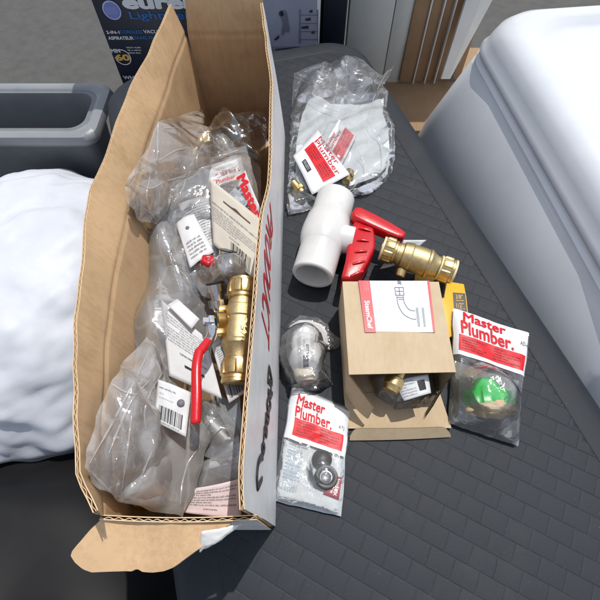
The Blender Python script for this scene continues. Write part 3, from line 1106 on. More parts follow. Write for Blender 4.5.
# ------------------------------------------------------------------ yellow packet
ypoly = [(412, 300), (416, 268), (432, 271), (449, 281.5), (464, 284), (466.5, 297), (470, 328), (440, 342), (416, 336)]
yp = thing('yellow_packet', 'flat yellow and black tool packet between the brown carton and brass valve', 'packet', W(440, 310, 0))
yw = [W(x, y, .008) for x, y in ypoly]
V, F = prism([(p.x, p.y) for p in yw], .003, .0085, .0012, 2)
link('backing', V, F, YELLOW, yp, angle=40)
P_ = Patch(*corners([(455.5, 327), (468.5, 325), (465, 293.5), (453, 292.5)], .0088))
V, F = P_.grid(0, 1, 0, 1, 2, 2, .0003, .0004); link('black_panel', V, F, BLACKPL, yp, smooth=False)
text(P_, '3/8"', .18, .80, .75, .94, AMBER, yp, .0008, .0); fine(P_, .18, .72, .85, .78, 1, AMBER, yp, .0008, 3)
text(P_, '1/2"', .18, .54, .75, .68, AMBER, yp, .0008, .0); fine(P_, .18, .46, .85, .52, 1, AMBER, yp, .0008, 4)
P2 = Patch(*corners([(432, 300), (444, 302), (446, 281), (434, 279)], .0088))
V, F = P2.grid(0, 1, .2, .95, 2, 2, .0003, .0004); link('black_panel', V, F, BLACKPL, yp, smooth=False)

# ================================================================== SMALL BROWN CARTON
CH = .060
cTL = W(342.5, 281.5, CH); cTR = W(438.8, 281.8, CH); cFL = W(349, 374.5, CH); cFR = W(456, 372, CH)
carton = thing('small_carton', 'small plain brown carton with a white label, open at its near end', 'carton', (cFL + cFR + cTL + cTR) / 4 - Vector((0, 0, CH)))
bt = .0011


def quad_panel(name, pts, m, th=bt, parent=carton, bow=0.0, nn=None, mats=None):
    p = Patch(*pts, h=(lambda u, v: bow * sin(pi * u) * sin(pi * v)) if bow else None)
    V, F = p.grid(0, 1, 0, 1, 10, 10, 0, th)
    o = link(name, V, F, m, parent, angle=40)
    return p


def dn(p, z=.0012): return Vector((p.x, p.y, z))


bFL = dn(cFL) ; bFR = dn(cFR); bTL = dn(cTL); bTR = dn(cTR)
top = quad_panel('top_panel', (cFL, cFR, cTR, cTL), KRAFT2, bow=.0016)
quad_panel('side_panel', (bTL, bFL, cFL - Vector((0, 0, .0012)), cTL - Vector((0, 0, .0012))), KRAFT2)
quad_panel('side_panel', (bFR, bTR, cTR - Vector((0, 0, .0012)), cFR - Vector((0, 0, .0012))), KRAFT2)
quad_panel('back_panel', (bTR, bTL, cTL - Vector((0, 0, .0012)), cTR - Vector((0, 0, .0012))), KRAFT2)
quad_panel('bottom_panel', (bFL + Vector((0, 0, .0012)), bFR + Vector((0, 0, .0012)), bTR + Vector((0, 0, .0012)), bTL + Vector((0, 0, .0012))), KRAFT_IN)
# end flap lying on the lid with its tuck lip standing up
q0 = W(349, 398, .0030); q1 = W(447, 398, .0030); q2 = W(451.5, 428, .0030); q3 = W(347.5, 428.5, .0030)
q0 = dn(cFL, .003) + Vector((.0, 0, 0)); q1 = dn(cFR, .003)
quad_panel('end_flap', (q3, q2, q1, q0), KRAFT_IN, bow=.0015)
lz = .0115
lip = Patch(q3 + Vector((.003, -.0015, -.0008)), q2 + Vector((-.002, -.0015, -.0008)), W(449, 430.5, lz), W(351, 430.5, lz))
lp = Patch(W(349.5, 440.5, .001), W(451.0, 437, .001), W(448.5, 427, .0125), W(351.5, 428.5, .0125), h=lambda u, v: .0012 * sin(pi * u))
V, F = [], []
NU = 40
for j in range(7):
    for i in range(NU + 1):
        u = i / NU; e = min(u, 1 - u)
        vmax = 1 if e > .09 else .35 + .65 * sqrt(max(0, 1 - (1 - e / .09) ** 2))
        V.append(lp.at(u, j / 6 * vmax))
for j in range(6):
    for i in range(NU):
        k = j * (NU + 1) + i; F.append([k, k + 1, k + NU + 2, k + NU + 1])
k = len(V); V += [p - lp.n * bt for p in V]; F += [[i + k for i in f][::-1] for f in F]
link('tuck_lip', V, F, KRAFT_IN, carton)
# two dust flaps swung outwards
def dustflap(hinge_b, hinge_t, out_b, out_t):
    p = Patch(hinge_b, out_b, out_t, hinge_t, h=lambda u, v: .0018 * sin(u * 2.5))
    V, F = [], []
    NU_ = 12; NV_ = 8
    for j in range(NV_ + 1):
        for i in range(NU_ + 1):
            u = i / NU_; v = j / NV_
            sh = .16 * u * u
            V.append(p.at(u, sh + (1 - 2 * sh) * v))
    for j in range(NV_):
        for i in range(NU_):
            k = j * (NU_ + 1) + i; F.append([k, k + 1, k + NU_ + 2, k + NU_ + 1])
    k = len(V); V += [q - p.n * bt for q in V]; F += [[i + k for i in f][::-1] for f in F]
    link('dust_flap', V, F, KRAFT_IN, carton)


dustflap(dn(cFL, .006), cFL - Vector((0, 0, .002)), W(367, 421, .010), W(376, 404, .043))
dustflap(dn(cFR, .006), cFR - Vector((0, 0, .002)), W(421, 424, .010), W(436, 402, .043))
# printed label
lc = corners([(365, 332), (434.5, 333), (428.5, 281.8), (358.6, 281.6)], CH)
lab = Patch(*lc, h=lambda u, v: .0014)
V, F = lab.grid(0, 1, .0, 1, 10, 8, .0004, .0003); lo_ = link('label', V, F, LABELW, carton, smooth=False)
V, F = lab.grid(-.005, .155, -.02, 1, 4, 8, .0008, .0002); link('red_band', V, F, LABELR, lo_, smooth=False)
V, F = lab.grid(.972, 1.005, .0, 1, 2, 8, .0008, .0002); link('red_band', V, F, LABELR, lo_, smooth=False)


class Turned:
    """the same surface with its writing turned to read towards the near edge"""
    def __init__(s, p): s.p = p; s.h = None
    def at(s, u, v, off=0.0, h=None): return s.p.at(v, 1 - u, off)
    def quads(s, rects, off, sub=1):
        V, F = [], []
        for r in rects:
            k = len(V); V += [s.at(r[0], r[1], off), s.at(r[2], r[1], off), s.at(r[2], r[3], off), s.at(r[0], r[3], off)]; F.append([k, k + 1, k + 2, k + 3])
        return V, F


tl_ = Turned(lab)
text(tl_, 'SteamChef', .42, .040, .96, .115, WHITEINK, lo_, .0012, .03)
fine(tl_, .03, .05, .24, .13, 3, plain('pale_ink_on_red', (.75, .35, .36), .5), lo_, .0012, 5, name='small_emblem')
text(tl_, 'VENT', .0, .545, .085, .60, BLACK, lo_, .0010, .02)
fine(tl_, .2, .335, .93, .345, 1, GREYINK, lo_, .0010, 8, word=.012); fine(tl_, .12, .305, .93, .311, 1, FINEINK, lo_, .0010, 9, word=.03)
# line drawing of a bent pipe
def draw(pts, w=.00032): return tube([lab.at(u, v, .0010) for u, v in pts], w, 6, .4, Vector((0, 0, 1)), 6)


g = ([], [])
for d in ([(.50, .86), (.62, .86), (.62, .70), (.50, .70), (.50, .86)], [(.56, .86), (.56, .70)], [(.51, .78), (.61, .78)]):
    for a, b in zip(d, d[1:]): g = join(g, draw([a, b]))
g = join(g, draw([(.515, .68), (.52, .50), (.58, .33), (.68, .245), (.755, .235)]), draw([(.605, .68), (.61, .56), (.65, .44), (.70, .40), (.755, .395)]), draw([(.515, .66), (.605, .66)]), draw([(.53, .62), (.60, .62)]))
link('drawing', g[0], g[1], LINEINK, lo_)
V, F = lab.quads([(.765, .10, .80, .46), (.85, .10, .88, .46)], .0010, 1); link('drawing', V, F, plain('drawing_grey', (.22, .25, .28), .4), lo_, smooth=False)

# fitting in clear bag inside the carton
fit = thing('bagged_fitting', 'brass fitting with a printed tag in a clear bag inside the carton mouth', 'fitting', W(400, 385, .006))
fa = W(390, 391, .040); V, F = lathe(fa, fa + Vector((.012, .022, .004)), [(0, .004), (0, .0075), (.004, .008), (.006, .0095), (.014, .0095), (.015, .008), (.026, .008), (.026, .005)], 28); link('body', V, F, BRASS, fit, angle=30)
tp_ = Patch(*corners([(404, 401), (431, 393), (428, 374), (394, 381)], [.040, .043, .048, .043]), h=lambda u, v: .003 * sin(u * 3))
V, F = tp_.grid(0, 1, 0, 1, 8, 8, 0, .0003); tg = link('tag', V, F, PAPER, fit)
fine(tp_, .05, .1, .55, .9, 6, FINEINK, tg, seed=4); V, F = tp_.quads([(.62, .25, .85, .75)], .0005, 3); link('black_mark', V, F, BLACK, tg)
bag('film', plane=False, pts=[(368, 378, .004), (376, 396, .004), (395, 410, .004), (420, 408, .004), (438, 396, .004), (434, 372, .004), (400, 366, .004)], H=.044, m=FILMC, parent=fit, res=.0018, seed=11, cs=70, camp=.007)

# ================================================================== PRINTED PACKETS
GP = 'printed plumbing packets on the lid'


def header(t, pk, v0, red, off=.0008):
    V, F = pk.grid(.0, 1, v0, 1, 30, 20, off)
    return link('printed_header', V, F, PRINT, t)


# ---- packet with a black washer (below the carton's left)
pk1 = thing('fitting_packet', 'white and red packet holding a black washer beside the long cardboard box', 'packet', W(310, 455, 0), GP)


def h1(u, v):
    e = min(1, max(0, min(u, 1 - u)) / .12) * min(1, max(0, min(v, 1 - v)) / .10); e = e * (2 - e)
    x = u * .075; y = v * .125
    k = .0045 * e * (1 - .35 * v) + .0032 * e * (crease(x, y, 3, 45) - .4)
    k += .006 * exp(-(((u - .66) ** 2) / .03 + ((v - .34) ** 2) / .014) ** 2)
    return .0015 + max(0, k)


w1 = lambda u, v: (u + .012 * sin(v * 9) * (u - .5) + .010 * n3(v * 7, 1, 2), v + .008 * n3(u * 6, 2, 3))
pc1 = corners([(271.5, 500.5), (341, 516.5), (350, 408), (292.5, 383.5)], .001)
P1 = Patch(*pc1, h=h1, warp=w1)
flat1 = lambda u, v: .0008 + .0004 * sin(u * 9 + v * 5)
V, F = P1.grid(0, 1, 0, .985, 20, 30, 0, .0002, h=flat1); ins = link('backing_sheet', V, F, PRINTBACK, pk1)
V, F = P1.grid(.12, .34, .155, .45, 6, 10, .0004, h=flat1); link('printed_block', V, F, plain('pale_blue_print_block', (.42, .50, .58), .5), ins)
V, F = P1.grid(.0, 1, 0, 1, 56, 84, .0); film1 = link('film', V, F, FILMC, pk1)
V, F = P1.grid(.02, .985, .505, .955, 40, 30, .0005); hd1 = link('printed_header', V, F, PRINT, pk1)
V, F = P1.grid(.135, .93, .545, .70, 34, 14, .0009); rp = link('red_panel', V, F, REDPRINT, hd1)
text(P1, 'Master', .135, .815, .595, .915, RED, hd1, .0011, .026); text(P1, 'Plumber.', .135, .705, .735, .808, RED, hd1, .0011, .026)
text(P1, 'ATJ', .84, .735, .93, .775, GREYINK, hd1, .0011, .0)
for a, b in ((.19, .50), (.56, .87)): fine(P1, a, .555, b, .685, 5, REDFINE, rp, .0013, int(a * 100))
PI1 = Patch(*pc1, h=flat1, warp=w1)
fine(PI1, .10, .18, .36, .44, 9, plain('pale_blue_ink_rows', (.30, .37, .45), .5), ins, .0008, 3, word=.14)
fine(PI1, .12, .46, .42, .49, 1, FINEINK, ins, .0008, 5); barcode(PI1, .08, .10, .34, .155, plain('pale_barcode', (.32, .38, .44), .5), ins, .0008, n=14)
# what is in it
wa = W(326, 477.5, .0045)
ring = thing('washer', 'black rubber and steel washer inside the white and red packet', 'washer', wa - Vector((0, 0, .003)))
V, F = lathe(wa, wa + Vector((0, 0, .01)), [(0, .0062), (0, .0100), (.0006, .0110), (.0026, .0113), (.0042, .0106), (.0046, .0085), (.0038, .0064), (.001, .006)], 40, closed=True); link('rubber_ring', V, F, RUBBER, ring, angle=45)
V, F = lathe(wa + Vector((0, 0, .0005)), wa + Vector((0, 0, .01)), [(0, .0061), (.0020, .0060), (.0022, .0050), (.0016, .0044), (.0010, .0)], 30); link('steel_disc', V, F, plain('dull_steel', (.45, .46, .47), .42, metal=1, nscale=200, namp=.2), ring, angle=45)
wb = W(322, 459.5, .0035)
V, F = lathe(wb, wb + Vector((0, 0, .01)), [(0, .0095), (.0015, .0098), (.0028, .009), (.0032, .0)], 36); dk = link('rubber_disc', V, F, RUBBER, loc=wb); tag(dk, 'plain black rubber disc half under the printed packet header', 'rubber disc')
tc1 = Patch(*corners([(323, 494), (339, 500), (342, 477.5), (331, 475)], .0035))
V, F = tc1.grid(0, 1, 0, 1, 4, 4, 0, .0003); rt = link('red_tag', V, F, DRED, loc=tc1.c[0]); tag(rt, 'small dark red tag under the black washer in the packet', 'tag')
text(Turned(tc1), 'Index', .1, .60, .9, .9, WHITEINK, rt, .0004, .02)

# ---- packet with a green fitting (right)
pk2 = thing('fitting_packet', 'clear packet with white and red header holding a green fitting, right of the carton', 'packet', W(485, 385, 0), GP)


def h2(u, v):
    e = min(1, max(0, min(u, 1 - u)) / .10) * min(1, max(0, min(v, 1 - v)) / .09); e = e * (2 - e)
    x = u * .095; y = v * .14
    k = .012 * e * max(0, 1 - v) ** .6 + .0085 * e * (1.02 - v) * (crease(x, y, 8, 48) - .4)
    k += .029 * exp(-(((u - .50) ** 2) / .13 + ((v - .30) ** 2) / .045) ** 2) * e
    return .0025 + max(0, k) + .0012 * sin(u * 7) * v


def w2(u, v):
    return (u + .02 * sin(v * 8 + 1) * (u - .5) + .014 * n3(v * 6, 5, 2), v + .012 * n3(u * 6, 7, 3) * (1 if v < .5 else .4))


pc2 = corners([(448.5, 424), (517, 446), (527.5, 334), (452.5, 309.5)], [.002, .002, .008, .010])
P2_ = Patch(*pc2, h=h2, warp=w2)
V, F = P2_.grid(0, 1, 0, 1, 64, 90, .0); link('film', V, F, FILMP, pk2)
V, F = P2_.grid(0, 1, 0, .6, 20, 20, 0, h=lambda u, v: .0008); link('film_back', V, F, FILMB, pk2)
V, F = P2_.grid(.01, .985, .565, 1, 44, 30, .0006); hd2 = link('printed_header', V, F, PRINT, pk2)
V, F = P2_.grid(.07, .955, .605, .755, 36, 14, .0010); rp2 = link('red_panel', V, F, REDPRINT, hd2)
text(P2_, 'Master', .13, .895, .70, .992, RED, hd2, .0012, .026); text(P2_, 'Plumber.', .10, .765, .80, .895, RED, hd2, .0012, .026)
text(P2_, 'AD-4', .88, .845, .99, .885, GREYINK, hd2, .0012, .0)
for a, b in ((.11, .45), (.54, .90)): fine(P2_, a, .62, b, .74, 5, REDFINE, rp2, .0014, int(a * 100))
ga = W(486.5, 411, .010); gu = Vector((.28, -.96, 0)).normalized(); gd = Vector((.96, .28, 0))
GS = 1.32
gf_ = thing('green_coupling', 'green plastic coupling with a tan gasket inside the clear packet', 'coupling', Vector((ga.x, ga.y, .002)))
c0 = W(488, 399, .014)
dxy = (W(492, 414, .012) - W(487, 391, .012)).normalized(); sx = Vector((-dxy.y, dxy.x, 0))
V, F = lathe(c0 - dxy * .016 * GS, c0 + dxy * .010 * GS, [(a_ * GS, b_ * GS) for a_, b_ in [(0, .0), (0, .006), (.0015, .0085), (.004, .0095), (.0065, .0105), (.009, .014), (.013, .0172), (.016, .0185), (.021, .0190), (.0225, .0185), (.0225, .012)]], 48, wob=lambda t, r, an: r * (1 + (.07 * (1 if (an * 8 / (2 * pi)) % 1 < .5 else -1) if t > .010 else 0)))
V = [Vector((p.x, p.y, .0025 + (p.z - c0.z + .0185 * GS) * .52)) for p in V]
link('body', V, F, GREENPL, gf_, angle=35)
V, F = lathe(c0 + dxy * .006 * GS, c0 + dxy * .020 * GS, [(a_ * GS, b_ * GS) for a_, b_ in [(0, .0195), (.0012, .0205), (.004, .0205), (.0052, .0195), (.0052, .0115), (.0078, .011), (.008, .0)]], 48)
V = [Vector((p.x, p.y, .0025 + (p.z - c0.z + .0205 * GS) * .50)) for p in V]
link('gasket', V, F, TAN, gf_, angle=35)
for s_ in (-1, 1):
    V, F = obox(c0 - dxy * .004 + sx * s_ * .016 + Vector((0, 0, .004)), sx, dxy, Vector((0, 0, 1)), .008, .0035, .003, .001); link('wing', V, F, GREENPL, gf_)
V, F = obox(c0 + dxy * .011 - sx * .013 + Vector((0, 0, .006)), sx, dxy, Vector((0, 0, 1)), .005, .004, .003, .001); link('tab', V, F, TAN, gf_)
V, F = obox(c0 + dxy * .010 + sx * (.002 if sx.x > 0 else -.002) + Vector((0, 0, .0125)), sx, dxy, Vector((0, 0, 1)), .0075, .005, .0025, .001); link('tab', V, F, TAN, gf_)

# ---- small label-wrapped fitting in clear film (left of the carton)
lf = thing('wrapped_fitting', 'pale elbow fitting wrapped in a white label and clear film, left of the carton', 'fitting', W(305, 352, 0))
f0 = W(301, 324, .012); f1 = W(307, 381, .012)
Lf = (f1 - f0).length
V, F = lathe(f0, f1, [(.006, .006), (.003, .011), (.0, .0135), (.0015, .0150), (.010, .0162), (Lf * .4, .0170), (Lf - .014, .0165), (Lf - .004, .0150), (Lf, .012), (Lf - .004, .010), (Lf - .012, .006)], 40)
V = [Vector((f0.x + (p.x - f0.x) * .86 + .001, p.y, .0015 + (p.z + .005) * .50)) for p in V]
link('body', V, F, plain('pale_fitting', (.60, .53, .42), .45, nscale=40, namp=.08), lf, angle=50)
lb = bag('label', [(290, 326), (299, 320), (311, 321), (322, 325), (327, 333), (328, 345), (324, 356), (322, 368), (317, 374), (304, 374), (293, 371), (287, 358), (286, 340)], .021, PAPER, lf, .0018, 23, 46, .011, plane=False, edge=.010, bottom=False, zdef=.011)
dz = Drape([W(297, 372, .02), W(293, 326, .03), W(322, 328, .03), (W(318, 372, .02))], BAGZ[lb.name])
td = Drape([W(294, 325, .03), W(297, 372, .03), W(320, 368, .03), W(321, 328, .03)], BAGZ[lb.name])
fine(td, .10, .08, .92, .24, 4, FINEINK, lb, .0009, 14, word=.05); fine(td, .3, .32, .55, .40, 2, GREYINK, lb, .0009, 15)
text(td, '8TM', .42, .42, .62, .54, BLACK, lb, .0012, .0)
V, F = td.quads([(.66, .30, .86, .34), (.66, .375, .86, .40), (.66, .43, .86, .46), (.66, .49, .86, .51), (.66, .29, .69, .52), (.83, .29, .86, .52), (.74, .29, .765, .52)], .0012, 3); link('stamp', V, F, BLACK, lb, smooth=False)
fine(td, .12, .60, .80, .74, 3, FINEINK, lb, .0009, 16, word=.05)
bag('film', [(287, 326), (300, 315.5), (318, 318), (328, 325), (331, 332), (342, 341), (338, 348), (328, 352), (322, 372), (334, 384), (318, 390), (292, 390), (286, 378), (278, 360), (281, 340)], .012, FILMC, lf, .0018, 21, 44, .010, plane=False, bumps=[(306, 350, .040, .030), (304, 333, .038, .024), (308, 372, .036, .024)])

# ================================================================== BIG CLEAR BAG AT THE TOP
cb = thing('clear_bag', 'large crumpled clear bag of red and white cards above the white valve', 'bag', W(340, 140, 0))
cbf = bag('film', [(294, 74), (306, 68), (327, 61), (330, 64), (345, 55.5), (356, 57), (364, 61), (375, 72), (382, 76), (394, 66.5), (388, 78), (383, 86), (388, 92), (386, 108), (394, 126), (395, 150), (392, 172), (383, 184), (372, 193), (351, 198), (325, 206), (309, 210), (289, 215), (286, 208), (289, 175), (290, 130)],
    .020, FILMT, cb, .0026, 31, 24, .012, plane=False, bumps=[(378, 180, .034, .03), (360, 75, .035, .03), (300, 200, .022, .03)], edge=.03, rag=.003)
folds(cbf, [[(388, 70), (380, 84), (373, 100), (368, 118)], [(375, 78), (367, 92), (357, 104)], [(296, 78), (312, 84), (330, 76)], [(306, 98), (322, 106), (338, 112), (352, 104)], [(368, 120), (380, 140), (384, 160), (378, 178)], [(330, 118), (322, 132), (318, 148)], [(300, 122), (296, 150), (293, 180)], [(358, 150), (366, 166), (362, 184)]], FILMF, .0009)
# white sheet in it
shp = [(299, 112), (306, 96), (316, 91), (330, 100), (345, 101), (362, 98), (376, 96), (387, 94), (386, 110), (392, 128), (393, 150), (390, 168), (380, 178), (360, 186), (335, 192), (300, 196), (292, 180), (293, 140)]
sw_ = [W(343 + (x - 343) * .93, 144 + (y - 144) * .93, .006) for x, y in shp]
V2, F2, D2 = fill(ragged(sw_, .001, 4), .004)
ws = link('paper_sheet', [Vector((x, y, .005 + .003 * (1 - exp(-d / .02)) * (.5 + .5 * n3(x * 14, y * 14, 5)) + .0006 * n3(x * 50, y * 50))) for (x, y), d in zip(V2, D2)], F2, PRINTBACK, loc=W(340, 140, .004))
tag(ws, 'creased white paper sheet filling the big clear bag', 'paper')
# two printed cards
def red_card(cor, z, label, redr, words, seed):
    t = thing('printed_card', label, 'card', W(cor[0][0], cor[0][1], .012), 'red and white printed cards')
    p = Patch(*corners(cor, z), h=lambda u, v: .003 * sin(u * 3) * sin(v * 3 + seed))
    V, F = p.grid(0, 1, 0, 1, 12, 12, 0, .0004); b = link('card', V, F, PRINT, t)
    V, F = p.grid(*redr, 10, 8, .0004); r = link('red_panel', V, F, REDPRINT, t)
    for w in words: text(p, *w, RED, t, .0006, .0)
    u0, u1, v0, v1 = redr
    fine(p, u0 + .06, v0 + .03, (u0 + u1) / 2 - .03, v1 - .03, 4, REDFINE, r, .0007, seed); fine(p, (u0 + u1) / 2 + .05, v0 + .03, u1 - .05, v1 - .03, 4, REDFINE, r, .0007, seed + 1)
    return t, p


# reads towards the lower right
t1, p1_ = red_card([(293, 156), (312, 195), (350, 174), (318, 130)], [.017, .016, .020, .020], 'left red and white card lying flat inside the big clear bag',
                   (.10, .90, .36, .69), [('Master', .12, .86, .72, .98), ('Plumber', .12, .715, .90, .845)], 1)
V, F = p1_.quads([(.28, .13, .56, .25)], .0005, 2); st = link('stamp', V, F, BLACK, t1, smooth=False)
fine(p1_, .31, .15, .53, .23, 2, WHITEINK, st, .0008, 6)
t2, p2_ = red_card([(338, 172), (357, 135), (339, 119), (320, 153)], [.013, .015, .0205, .0185], 'right red and white card tilted behind the other inside the clear bag', (.12, .95, .10, .60), [('Plumber', .15, .66, .80, .80), ('Master', .15, .82, .65, .95)], 4)
for (x, y, nm, k) in ((299, 189, 'small brass fitting in the lower left corner of the clear bag', 1), (348, 176, 'small brass fitting under the right card in the clear bag', 2)):
    p = W(x, y, .010)
    t = thing('brass_fitting', nm, 'fitting', Vector((p.x, p.y, .003)))
    d = Vector((cos(k * 2.2), sin(k * 2.2), .1)) * .016
    V, F = lathe(p - d * .5, p + d, [(0, .003), (0, .0062), (.004, .0062), (.0045, .0078), (.010, .0078), (.011, .0056), (.021, .0056), (.021, .003)], 24, wob=lambda t_, r, an: r * (1 + .05 * (1 if (an * 6 / 2 / pi) % 1 < .5 else -1) * (r > .007)))
    link('body', V, F, BRASS, t, angle=30)
    V, F = lathe(p - d * .52, p - d * .6, [(0, .0064), (.001, .0064), (.001, .004)], 20); link('collar', V, F, CHROME, t, angle=30)

# ================================================================== CONTENTS OF THE LONG BOX
GB = 'clear bags in the cardboard box'


def in_box(p):
    x, y, z = p
    for _ in range(40):
        q = W(x, y, z)
        if q.x >= interp(FOLDX, q.y) + .004: break
        z += .004
    return (x, y, z)



def loose_bag(name, label, pts, H, m=FILM, **k):
    pts = [in_box(p) for p in pts]
    c = W(sum(p[0] for p in pts) / len(pts), sum(p[1] for p in pts) / len(pts), pts[0][2])
    o = bag(name, pts, H, m, loc=c, bottom=False, **k); tag(o, label, 'bag', GB); return o


def card(name, label, cor, z, m, cat='card', bow=.003, seed=1, th=.0005, nu=14):
    p = Patch(*corners(cor, z), h=lambda u, v: bow * sin(u * 3.1) * (.4 + .6 * v) + .0008 * n3(u * 4, v * 4, seed))
    t = thing(name, label, cat, p.c[0])
    V, F = p.grid(0, 1, 0, 1, nu, nu, 0, th)
    b = link('sheet', V, F, m, t)
    return t, p


# lowest layer: crumpled film over the bottom of the box
loose_bag('clear_bag', 'wide crumpled clear bag lying lowest across the bottom of the long box', [(120, 500, .045), (236, 505, .045), (240, 400, .045), (252, 300, .045), (262, 220, .045), (262, 150, .030), (205, 130, .030), (175, 160, .04), (150, 230, .045), (135, 320, .045), (120, 410, .045)], .02, FILMM, res=.0035, seed=41, cs=26, camp=.022, plane=False)
# smoky bag at the far end
loose_bag('smoky_bag', 'shiny smoky grey bag at the far end of the long box', [(211, 122, .055), (222, 116, .06), (236, 113, .065), (262, 111, .07), (266, 118, .07), (267, 142, .065), (263, 162, .06), (246, 166, .055), (228, 166, .05), (208, 168, .05), (200, 152, .05)], .028, FOIL, res=.0024, seed=43, cs=42, camp=.022)
# bits under the film
def bolt(x, y, z, r, L, ang, nm, label, m, tilt=.1):
    p = W(x, y, z); d = Vector((cos(ang), sin(ang), tilt)).normalized()
    t = thing(nm, label, 'fitting', p)
    V, F = lathe(p - d * L / 2, p + d * L / 2, [(0, r * .5), (0, r * .85), (L * .12, r * .9), (L * .14, r * 1.15), (L * .42, r * 1.15), (L * .44, r * .8), (L * .7, r * .8), (L * .72, r), (L, r), (L, r * .6), (L * .9, r * .55)], 30, wob=lambda t_, rr, an: rr * (1 + .045 * (1 if (an * 6 / 2 / pi) % 1 < .5 else -1) * (rr > r * 1.1)))
    link('body', V, F, m, t, angle=30)
    V, F = lathe(p + d * L * .5, p + d * L * .56, [(0, r * .5), (0, r * 1.05), (L * .05, r * 1.05), (L * .05, r * .5)], 26); link('collar', V, F, CHROME if m != CHROME else BLACKPL, t, angle=30)
    return t


bolt(226, 262, .128, .0075, .020, 1.3, 'steel_fitting', 'shiny steel fitting with a dark bore inside the round clear pouch', CHROME, .9)
bolt(218, 297, .118, .0078, .024, 1.8, 'steel_fitting', 'steel fitting standing just above the green sealed brass stem', CHROME, .8)
bolt(152, 485, .098, .013, .028, .6, 'brass_fitting', 'bright brass fitting glowing through the milky bag near the flap', GOLD, .5)
bolt(130, 455, .085, .011, .040, 1.9, 'brass_fitting', 'dull brass fitting deep in the milky bag by the left wall', BRASS)
bolt(176, 452, .095, .010, .030, .4, 'brass_fitting', 'small brass fitting below the white barcode label', BRASS)
bolt(225, 440, .084, .012, .032, 2.4, 'steel_fitting', 'grey steel fitting right of the red lever end', plain('dull_grey_metal', (.20, .21, .205), .45, metal=.7, nscale=60, namp=.2))
bolt(243, 138, .060, .009, .030, .5, 'steel_fitting', 'steel fitting inside the smoky grey bag', CHROME)
bolt(196, 152, .06, .010, .05, 1.2, 'brass_fitting', 'brass fitting under the zip bag at the far end', BRASS)

# zip bags
za = loose_bag('zip_bag', 'big clear zip bag leaning on the left wall at the far end', [(157, 122, .10), (178, 117, .098), (202, 110.5, .095), (203, 128, .095), (214, 138, .092), (226, 152, .09), (232, 172, .09), (214, 200, .09), (182, 232, .09), (160, 236, .09), (140, 222, .098), (128, 206, .106), (125, 188, .110), (133, 170, .108), (148, 148, .104)], .024, FILM, res=.0024, seed=47, cs=30, camp=.013, edge=.03)
zp = [W(x, y, z) for x, y, z in [in_box(q_) for q_ in ((126, 186, .124), (140, 170, .128), (157, 158, .128), (158, 122, .106))]]
zl = tube(zp, .0009, 8, .5); zo = link('zip_strip', zl[0], zl[1], FILMM, loc=zp[0]); tag(zo, 'milky zip strip edge of the clear bag on the left wall', 'zip strip')
zb_ = loose_bag('zip_bag', 'clear zip bag of printed inserts in the middle of the long box', [(155, 173, .105), (180, 165, .106), (212, 156, .108), (246, 146, .11), (250, 160, .11), (258, 190, .11), (262, 225, .108), (250, 262, .10), (222, 290, .098), (196, 306, .098), (172, 300, .098), (156, 270, .098), (150, 240, .10), (152, 205, .10)], .018, FILM, res=.0024, seed=53, cs=30, camp=.013)

folds(za, [[(158, 124), (157, 158)], [(132, 180), (150, 190), (168, 180), (190, 176)], [(160, 160), (176, 150), (200, 146)], [(140, 206), (152, 214), (164, 232)], [(164, 128), (182, 128), (200, 126)], [(205, 140), (196, 158), (198, 172)], [(150, 176), (146, 196), (150, 216)]], FILMF, .0009)
folds(zb_, [[(156, 175), (186, 166), (214, 158), (246, 148)], [(157, 181), (186, 173), (214, 165), (247, 155)], [(154, 200), (164, 228), (170, 256), (180, 290)], [(160, 186), (158, 222), (156, 262)], [(170, 262), (186, 276), (196, 300)], [(188, 168), (184, 188), (172, 204)]], FILMF, .0008)
# printed inserts and cards
t, p = card('printed_card', 'white card with big red letters against the right wall of the long box', [(222, 214), (252, 258), (267, 222), (245, 170)], [.104, .105, .122, .125], PRINT, seed=2)
# text runs downwards along its right edge
q = Patch(*corners([(236, 180), (257, 226), (265, 219), (246, 174)], [.1255, .1245, .125, .1275]), h=lambda u, v: .0012)
text(q, 'Master', .02, .05, .95, .95, RED, t, .0030, .05)
q2 = Patch(*corners([(217, 186), (236, 180), (235, 176), (216, 182)], [.1255, .1265, .128, .127]), h=lambda u, v: .0012)
text(q2, 'Plumber', .0, .0, 1, 1, RED, t, .0030, .02)
g_ = Patch(*corners([(226, 200), (240, 218), (249, 205), (236, 190)], [.1225, .1225, .1245, .1245]), h=lambda u, v: .003); V, F = g_.grid(0, 1, 0, 1, 6, 6, .001); link('grey_picture', V, F, plain('grey_picture', (.34, .37, .40), .4, nscale=120, namp=.6), t)

t, p = card('text_insert', 'white insert covered in slanted small print left of the beige card', [(196, 250), (222, 262), (214, 196), (178, 204)], [.118, .118, .120, .120], PAPER, 'insert', seed=3)
ti = Patch(*corners([(205, 247), (217, 240), (212, 200), (182, 210)], [.1195, .1195, .1215, .1215]), h=lambda u, v: .003 * sin(u * 3.1))
fine(ti, .05, .02, .98, .98, 15, GREYINK, t, .0015, 7, word=.11)
t, p = card('hang_card', 'narrow white hang card with a small hole beside the small print insert', [(190, 268), (214, 252), (194, 214), (176, 224)], [.122, .123, .125, .124], PAPER, 'card', seed=4)
V, F = lathe(p.at(.45, .75, .0004), p.at(.45, .75, .002), [(0, .0018), (.0002, .0018), (.0002, .0)], 16); link('punched_hole', V, F, GREYINK, t)
fine(p, .15, .1, .85, .5, 5, FINEINK, t, .0006, 8)

